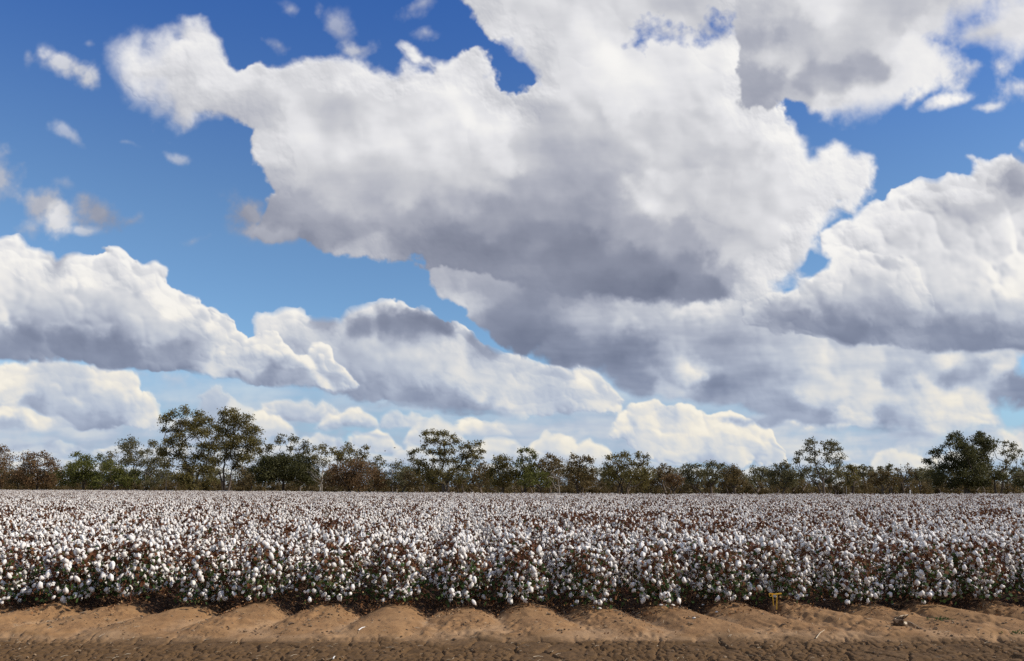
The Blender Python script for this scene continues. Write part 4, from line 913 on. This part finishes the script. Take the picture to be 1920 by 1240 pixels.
T('gum_tree', 'short olive gum just right of the lone airy gum', 1598, ed(1598)+10, [(1594, 874, 6), (1602, 880, 8), (1590, 888, 9), (1606, 894, 9), (1594, 904, 9)], M_OLIVE, seed=38)
T('grey_tree', 'flat topped distant grey gum right of the lone airy gum', 1622, ed(1622)+26, [(1610, 878, 6), (1622, 876, 6), (1632, 880, 7), (1616, 888, 9), (1630, 892, 9)], M_GREY, seed=39)
T('brown_tree', 'olive brown round crowned tree left of the curved trunk', 1654, ed(1654)+6, [(1644, 890, 8), (1656, 888, 8), (1668, 890, 8), (1640, 902, 8), (1654, 902, 10), (1670, 904, 9)], M_BROWN, seed=40, dens=1.1)
T('grey_tree', 'thin topped gum poking above the olive brown round tree', 1664, ed(1664)+30, [(1662, 874, 5), (1668, 880, 6), (1648, 878, 5), (1656, 884, 7)], M_GREY, seed=41, fork=.5, dens=.9)
T('bare_tree', 'half bare tree with a dark curved trunk left of the dark dense tree', 1692, ed(1692)+6, [(1684, 884, 8), (1700, 880, 8), (1712, 886, 8), (1680, 896, 8), (1706, 898, 9)], M_BROWN, seed=42, dens=.45, trunk=.22, fork=.45)
T('grey_tree', 'pale grey green gum in the dip left of the dark dense tree', 1728, ed(1728)+24, [(1716, 886, 8), (1728, 884, 8), (1738, 882, 8), (1722, 896, 10), (1738, 898, 10)], M_GREY, seed=43)
T('dark_dense_tree', 'large dense dark green tree near the right edge of the view', 1812, ed(1812)+5,
  [(1768, 822, 7), (1774, 832, 8), (1798, 816, 8), (1806, 826, 10), (1788, 836, 10), (1826, 828, 10), (1836, 814, 7), (1846, 820, 9), (1856, 826, 8), (1840, 834, 12), (1818, 844, 14), (1798, 850, 13), (1858, 842, 11), (1752, 842, 7), (1762, 850, 9), (1778, 858, 12), (1750, 864, 8), (1838, 858, 15), (1864, 860, 10), (1812, 868, 15), (1788, 874, 14), (1762, 874, 11), (1848, 878, 15), (1826, 886, 15), (1800, 892, 14), (1774, 892, 13), (1752, 890, 11), (1862, 894, 12), (1838, 904, 13), (1812, 906, 12), (1786, 906, 12), (1756, 906, 11)],
  M_DARK, seed=44, dens=1.35, stems=2, trunk=.36, gap=.42, fork=.22)
T('gum_tree', 'airy gum with curved dark stems at the right edge of the view', 1868, ed(1868)+6,
  [(1872, 836, 6), (1884, 832, 7), (1898, 834, 7), (1908, 842, 7), (1916, 852, 7), (1874, 850, 7), (1890, 850, 8), (1904, 860, 8), (1884, 866, 7), (1920, 868, 8), (1878, 880, 6), (1900, 876, 8), (1914, 884, 9), (1896, 892, 9), (1926, 894, 9)],
  M_GREY, seed=45, dens=.7, stems=2, trunk=.2, fork=.34, gap=.37)
T('dark_tree', 'dark low tree cut by the right edge of the view', 1930, ed(1930)+9, [(1918, 878, 9), (1934, 870, 10), (1946, 882, 11), (1924, 894, 12), (1942, 900, 12), (1910, 904, 10)], M_DARK, seed=46, dens=1.2)

# the dead white tree
def dead_tree(u, Y, h_px, label, seed, n=7):
    rng = np.random.RandomState(seed); p = at_depth(u, 900, Y); top = at_depth(u, h_px, Y).z
    root = empty('dead_tree', (p.x, Y, 0)); tag(root, label, 'dead tree', 'dead trees')
    tb = Bag(); bb = Bag()
    tube(tb, [np.array([0, 0, -.2]), np.array([.05, 0, top*.35]), np.array([-.12, .1, top*.62]), np.array([.1, 0, top*.82])], [.11, .09, .06, .03], 6, 0, .3)
    for i in range(n):
        z = top*(.30+.5*rng.rand()); s = 1 if i % 2 else -1; L = top*(.2+.24*rng.rand())
        a = np.array([0, 0, z]); m = a+np.array([s*L*.5, rng.normal()*.3, L*.25]); e = a+np.array([s*L, rng.normal()*.5, L*(.35+.6*rng.rand())])
        tube(bb, [a, m, e], [.045, .03, .012], 4, 0, .2)
        for q in range(3):
            tube(bb, [m, m+(e-m)*.6+rng.normal(size=3)*.25, e+rng.normal(size=3)*.5], [.03, .02, .01], 3, 0, .7)
    obj('trunk', tb.mesh('trunk', [M_PALE_BARK]), root); obj('branches', bb.mesh('branches', [M_PALE_BARK]), root)
dead_tree(1048, ed(1048)+5, 884, 'dead white tree with bare forked limbs right of centre', 61)
dead_tree(604, ed(604)+7, 862, 'bleached dead tree with crooked limbs right of the round dark tree', 62, 9)
dead_tree(312, ed(312)+6, 880, 'small bleached dead tree below the left of the tall pair', 63, 5)

# the wood behind, one mass
def mass(name, label, us, vtop, Yf, mat, n, r_px, seed, leaf_px=2.6, dens=1.0, vmax=915):
    rng = np.random.RandomState(seed); lb = Bag(); tb = Bag()
    for i in range(n):
        u = us[0]+(us[1]-us[0])*(i+rng.rand())/n; Y = Yf(u)+rng.rand()*14
        ppm = FPX/(Y*CP); r = r_px*(.7+.6*rng.rand())/ppm
        base = at_depth(u, 900, Y)
        tp = vtop(u)+abs(rng.normal())*5
        zt = at_depth(u, tp, Y).z
        k = max(1, int(zt/(r*1.1)))
        for j in range(k+1):
            c = np.array([base.x+rng.normal()*r*.4, Y, max(r*.5, zt-r*.6-j*r*1.15)])
            for q in range(5):
                d = rng.normal(size=3)*.5*r; rs = r*.5; lsz = leaf_px/ppm
                m_ = int(16*dens*(rs/lsz)**2)+5
                g = c+d+rng.normal(size=(m_, 3))*rs*.55; g[:, 2] = np.maximum(g[:, 2], .1)
                leaves(lb, g, lsz, rng, np.clip(.4+.2*rng.normal()+.15*rng.normal(size=m_), 0, 1), .5, .5)
        if rng.rand() < .5: tube(tb, [np.array([base.x, Y-1, 0]), np.array([base.x+rng.normal()*.4, Y-1, zt*.5]), np.array([base.x+rng.normal()*.8, Y, zt*.9])], [.16, .12, .05], 4, 1, rng.rand())
    lb.v += tb.v
    for k in (3, 4):
        for f in tb.f[k]: lb.f[k].append(f+lb.n)
        lb.m[k] += tb.m[k]; lb.a[k] += tb.a[k]; lb.s[k] += tb.s[k]
    o = obj(name, lb.mesh(name, [mat, M_BARK])); tag(o, label, kind='stuff')
skyline = [(-200, 884), (0, 880), (120, 880), (260, 882), (400, 880), (480, 884), (600, 880), (720, 884), (760, 880), (900, 882), (1000, 880), (1120, 874), (1230, 882), (1300, 880), (1400, 883), (1500, 880), (1600, 880), (1700, 882), (1740, 880), (1850, 880), (2200, 884)]
mass('far_wood', 'far grey olive wood closing the gaps behind the tree line', (-560, 2480), lambda u: float(np.interp(u, [s[0] for s in skyline], [s[1] for s in skyline])), lambda u: ed(u)+42, M_GREY, 290, 11, 71, 2.8, .9)
mass('undergrowth', 'low brown and olive undergrowth along the far edge of the field', (-560, 2480), lambda u: 901+3*math.sin(u*.05), lambda u: ed(u)+16, M_BROWN, 350, 7, 72, 2.4, .9)


# ------------------------------------------------------------------ small things
M_YELLOW = vary_material('yellow_plastic', [(0, (.42, .20, .015)), (1, (.72, .42, .04))], .45, 0, .3, .4, 30)
M_WHITE = vary_material('white_paint', [(0, (.55, .54, .5)), (1, (.78, .77, .74))], .6)
M_POST = vary_material('weathered_post', [(0, (.16, .15, .14)), (1, (.3, .28, .26))], .8)
M_DARK_WOOD = vary_material('dark_wood', [(0, (.05, .032, .022)), (1, (.14, .10, .07))], .9)
def box(bag, a, b, w, t, mat=0, vary=.5):             # a flat bar from a to b
    a = np.array(a, float); b = np.array(b, float); d = (b-a)/np.linalg.norm(b-a)
    e = np.cross(d, (0, 1.0, 0)); e = e/np.linalg.norm(e) if np.linalg.norm(e) > .1 else np.array([1.0, 0, 0]); n = np.cross(d, e)
    V = [p+sx*e*w/2+sy*n*t/2 for p in (a, b) for sx, sy in ((-1, -1), (1, -1), (1, 1), (-1, 1))]
    bag.add(V, [[0, 3, 2, 1], [4, 5, 6, 7], [0, 1, 5, 4], [1, 2, 6, 5], [2, 3, 7, 6], [3, 0, 4, 7]], mat, vary)
def marker(u_foot, v_foot, tilt, bar, label, bent):
    p = on_ground(u_foot, v_foot, .12); g = soil(p.x, p.y); p = on_ground(u_foot, v_foot, g)
    root = empty('marker_peg', (p.x, p.y, g)); tag(root, label, 'marker', 'yellow marker pegs')
    b = Bag(); box(b, (0, 0, -.05), (tilt, 0, .150), .011, .010, 0, .7); obj('peg', b.mesh('peg', [M_YELLOW]), root)
    b = Bag()
    if bent:
        box(b, (tilt-bar, 0, .145), (tilt-.02, 0, .157), .018, .012, 0, .9); box(b, (tilt-.02, 0, .157), (tilt+.045, .03, .138), .015, .012, 0, .2)
        for k in range(8):
            a0 = k*math.pi/4; a1 = a0+math.pi/4; r = .020; c = (tilt-bar+.02, -.012, .136)
            box(b, (c[0]+r*math.cos(a0), c[1], c[2]+r*math.sin(a0)), (c[0]+r*math.cos(a1), c[1], c[2]+r*math.sin(a1)), .009, .008, 0, .8)
    else: box(b, (tilt-.03, 0, .156), (tilt+bar, 0, .165), .016, .012, 0, 1.0)
    obj('crossbar', b.mesh('crossbar', [M_YELLOW]), root)
marker(1450.5, 1134.5, -.008, .050, 'yellow marker peg with a curled head, left one of the two pegs', True)
marker(1456, 1136, .014, .066, 'yellow marker peg with a straight flat crossbar, right one of the two pegs', False)

def post(u, Y, top_v, r, mat, label, cap):
    p = at_depth(u, 915, Y); h = at_depth(u, top_v, Y).z
    root = empty('post', (p.x, Y, 0)); tag(root, label, 'post')
    b = Bag(); tube(b, [np.array([0, 0, 0]), np.array([0, 0, h*.5]), np.array([.02, 0, h])], [r, r, r*.95], 8, 0, .7); obj('shaft', b.mesh('shaft', [mat]), root)
    b = Bag(); tube(b, [np.array([.02, 0, h]), np.array([.02, 0, h+cap]), np.array([.02, 0, h+cap*1.4])], [r*1.3, r*1.3, .01], 8, 0, .9); obj('cap', b.mesh('cap', [mat]), root)
post(1705.5, ed(1705)+.6, 920.5, .075, M_WHITE, 'short white post at the far field edge left of the dark dense tree', .05)
post(794.5, ed(794)+2, 915.5, .05, M_POST, 'thin grey post in front of the wide central tree', .04)
post(1586.5, ed(1586)+2, 913, .045, M_POST, 'thin grey post right of the lone airy gum', .04)
post(563.5, ed(563)+2, 913, .07, M_PALE_BARK, 'pale stub of a post right of the round dark tree', .04)

# knob of root and sticks on the row ends at the right
def stick(name, u0, v0, u1, v1, r, mat, label, cat, lift=.012, group=None):
    a = on_ground(u0, v0, .1); a = on_ground(u0, v0, soil(a.x, a.y)); b_ = on_ground(u1, v1, .1); b_ = on_ground(u1, v1, soil(b_.x, b_.y))
    A_ = np.array([a.x, a.y, soil(a.x, a.y)+lift]); B_ = np.array([b_.x, b_.y, soil(b_.x, b_.y)+lift*.6])
    b = Bag(); m = (A_+B_)/2; m[2] = max(m[2], soil(m[0], m[1])+lift)
    o0 = A_.copy(); tube(b, [A_-o0, m-o0+np.array([0, .01, .004]), B_-o0], [r, r*.8, r*.5], 5, 0, .6)
    o = obj(name, b.mesh(name, [mat]), None, tuple(o0)); tag(o, label, cat, group); return o
stick('dead_stick', 1678, 1165, 1704, 1167, .013, M_STRAW, 'pale dry stick lying across the crumbled knob on a right row end', 'stick')
stick('dead_stick', 1720, 1183, 1730, 1186, .012, M_DARK_WOOD, 'short dark stick on the row end below the pale stick', 'stick')
stick('dead_stick', 1702, 1169, 1722, 1174, .007, M_STRAW, 'thin straw coloured stem trailing right from the crumbled knob', 'stick')
stick('dead_stick', 541, 1174, 552, 1172, .012, M_DARK_WOOD, 'short dark stick on a row end left of centre', 'stick')
stick('dead_stick', 672, 1194, 684, 1191, .008, M_WHITE, 'small whitish stick at the foot of the row ends left of centre', 'stick')
stick('dead_stick', 624, 1238, 628, 1232, .008, M_WHITE, 'small whitish stick at the bottom edge on the cracked track', 'stick')
stick('dead_stick', 1530, 1200, 1547, 1193, .007, M_STRAW, 'straw coloured stick at the foot of the row ends near the yellow pegs', 'stick')
stick('dead_stick', 1000, 1234, 1018, 1233, .005, M_STRAW, 'fine straw lying on the cracked track right of centre', 'stick')
def knob():
    p = on_ground(1686, 1172, .12); g = soil(p.x, p.y); p = on_ground(1686, 1172, g)
    root = empty('root_knob', (p.x, p.y, g)); tag(root, 'crumbled root knob casting a long shadow on a right row end', 'root knob')
    rng = np.random.RandomState(8)
    b = Bag(); v, f = ICO2; b.add(v*(1+.22*rng.normal(size=len(v)))[:, None]*np.array([.075, .06, .06])+np.array([0, 0, .03]), f, 0, .1); obj('clod', b.mesh('clod', [M_CLOD]), root)
    b = Bag(); v, f = ICO1; b.add(v*(1+.2*rng.normal(size=len(v)))[:, None]*.026+np.array([.055, -.05, .03]), f, 0, 1.0); obj('root_end', b.mesh('root_end', [M_STRAW]), root)
    b = Bag()
    for k in range(5): tube(b, [np.array([0, 0, .05]), np.array([-.04+.03*k, -.01, .09]), np.array([-.10+.05*k, -.02*k, .10+.01*k])], [.010, .007, .003], 4, 0, .3)
    obj('rootlets', b.mesh('rootlets', [M_DARK_WOOD]), root)
knob()

# tufts of lint fallen on the soil
rl = np.random.RandomState(12)
spots = [(1113, 1137), (1123, 1139), (1229, 1134), (1240, 1136), (1249, 1137), (1262, 1138), (1274, 1139), (1283, 1137), (1318, 1135), (1343, 1139), (1073, 1144), (1546, 1134), (1674, 1131), (1302, 1178)]
for (u, v) in spots:
    p = on_ground(u, v, .12); p = on_ground(u, v, soil(p.x, p.y)); z = soil(p.x, p.y)
    o = obj('fallen_lint', BOLL_MESHES[rl.randint(10)], None, (p.x, p.y, z+.006), rl.rand()*6); s = .014+.010*rl.rand(); o.scale = (s*1.5, s, s*.6)
    if (u, v) == (1302, 1178): tag(o, 'lone tuft of white lint halfway down a bare row end', 'lint tuft', 'fallen lint')
    elif (u, v) == (1073, 1144): tag(o, 'tuft of white lint on the bare row end left of the scattered ones', 'lint tuft', 'fallen lint')
    else: tag(o, 'tuft of white lint fallen on the soil at the foot of the cotton', 'lint tuft', 'fallen lint at the foot of the cotton')

# leaf litter, crumbs of soil and straws
def litter():
    rng = np.random.RandomState(21); b = Bag()
    n = 9000; y = FRONT_Y-.22+1.9*rng.rand(n)**1.1; x = rng.uniform(-9.6, 9.6, n)
    z = soil_z(x, y)+.008
    # leaves gather lower down in the furrows and at the foot of the plants
    leaves(b, np.column_stack([x, y, z+.012*rng.rand(n)]), .038, rng, rng.rand(n)**1.2, .7, 0, fold=.5)
    n = 1500; y = FRONT_Y-.25-abs(rng.normal(size=n))*.22; x = rng.uniform(-9.2, 9.2, n)
    keep = n2(x, y, .6, 44) > -.1; x = x[keep]; y = y[keep]
    leaves(b, np.column_stack([x, y, soil_z(x, y)+.01]), .032, rng, rng.rand(len(x)), .7, 0, fold=.5)
    n = 1700; y = FRONT_Y-.25-1.6*rng.rand(n)**1.6; x = rng.uniform(-9.2, 9.2, n); keep = n2(x, y, .45, 46) > -.05; x = x[keep]; y = y[keep]
    leaves(b, np.column_stack([x, y, soil_z(x, y)+.006]), .024, rng, rng.rand(len(x))**1.3, .6, 0, fold=.4)
    o = obj('leaf_litter', b.mesh('leaf_litter', [M_LITTER])); tag(o, 'orange brown dry leaves strewn at the foot of the cotton', kind='stuff')
    b = Bag(); n = 14000; v, f = ICO1
    x = rng.uniform(-8.6, 8.6, n); y = rng.uniform(8.4, FRONT_Y-.1, n)
    pr = np.where(y > TRACK_Y+.1, .10+.9*(n2(x, y, .40, 50)+.5*n2(x, y, .15, 51) > .30), .12)
    k = rng.rand(n) < pr; x = x[k]; y = y[k]; z = soil_z(x, y)
    r = .004+.015*rng.rand(len(x))**3
    for i in range(len(x)):
        vv = v*(1+.22*rng.normal(size=len(v)))[:, None]*r[i]*np.array([1.2, 1, .7])+np.array([x[i], y[i], z[i]+r[i]*.3]); b.add(vv, f, 0, rng.rand()*.8)
    o = obj('soil_crumbs', b.mesh('soil_crumbs', [M_CLOD])); tag(o, 'crumbs of brown soil scattered on the row ends and track', kind='stuff')
    b = Bag()
    for i in range(420):
        x = rng.uniform(-8, 8); y = rng.uniform(8.7, FRONT_Y); a = rng.rand()*3.14; L = .03+.07*rng.rand()
        p = np.array([x, y, soil(x, y)+.008]); q = np.array([x+math.cos(a)*L, y+math.sin(a)*L, 0]); q[2] = soil(q[0], q[1])+.012
        tube(b, [p, (p+q)/2+np.array([0, 0, .006]), q], [.0022, .0022, .0015], 3, 0, rng.rand())
    o = obj('straws', b.mesh('straws', [M_STRAW])); tag(o, 'short bits of straw scattered over the bare soil', kind='stuff')
litter()
def weeds():
    rng = np.random.RandomState(5)
    for (u, v, lab) in [(1762, 1164, 'tiny green weed on the row end right of the crumbled knob'), (1914, 1195, 'tiny green weed at the right edge of the view where rows meet track')]:
        p = on_ground(u, v, .12); p = on_ground(u, v, soil(p.x, p.y)); z = soil(p.x, p.y)
        b = Bag(); leaves(b, rng.normal(size=(60, 3))*np.array([.08, .06, .006])+np.array([0, 0, .018]), .03, rng, .8+.2*rng.rand(60), .5)
        root = empty('green_weed', (p.x, p.y, z)); tag(root, lab, 'weed'); o = obj('foliage', b.mesh('foliage', [M_COTTON_LEAF]), root); o['kind'] = 'stuff'
weeds()
# two birds far off above the wood
def bird(u, v, Y, label):
    p = at_depth(u, v, Y); root = empty('bird', p, .5); tag(root, label, 'bird', 'birds above the wood')
    b = Bag(); v_, f = ICO1; b.add(v_*np.array([.32, .10, .10]), f, 0, .1); obj('body', b.mesh('body', [M_DARK_WOOD]), root)
    for s in (-1, 1):
        b = Bag(); b.add([(.12, s*.05, .02), (-.12, s*.05, .02), (-.16, s*.42, .16), (.0, s*.75, .10), (.14, s*.42, .17), (.10, s*.05, .045), (-.1, s*.05, .045)], [[0, 1, 2], [0, 2, 4], [4, 2, 3], [5, 4, 2], [5, 2, 6]], 0, .1)
        obj('wing', b.mesh('wing', [M_DARK_WOOD]), root)
bird(740, 840, 260, 'small dark bird in flight, higher of the two over the wood')
bird(722, 846, 280, 'small dark bird in flight, lower of the two over the wood')
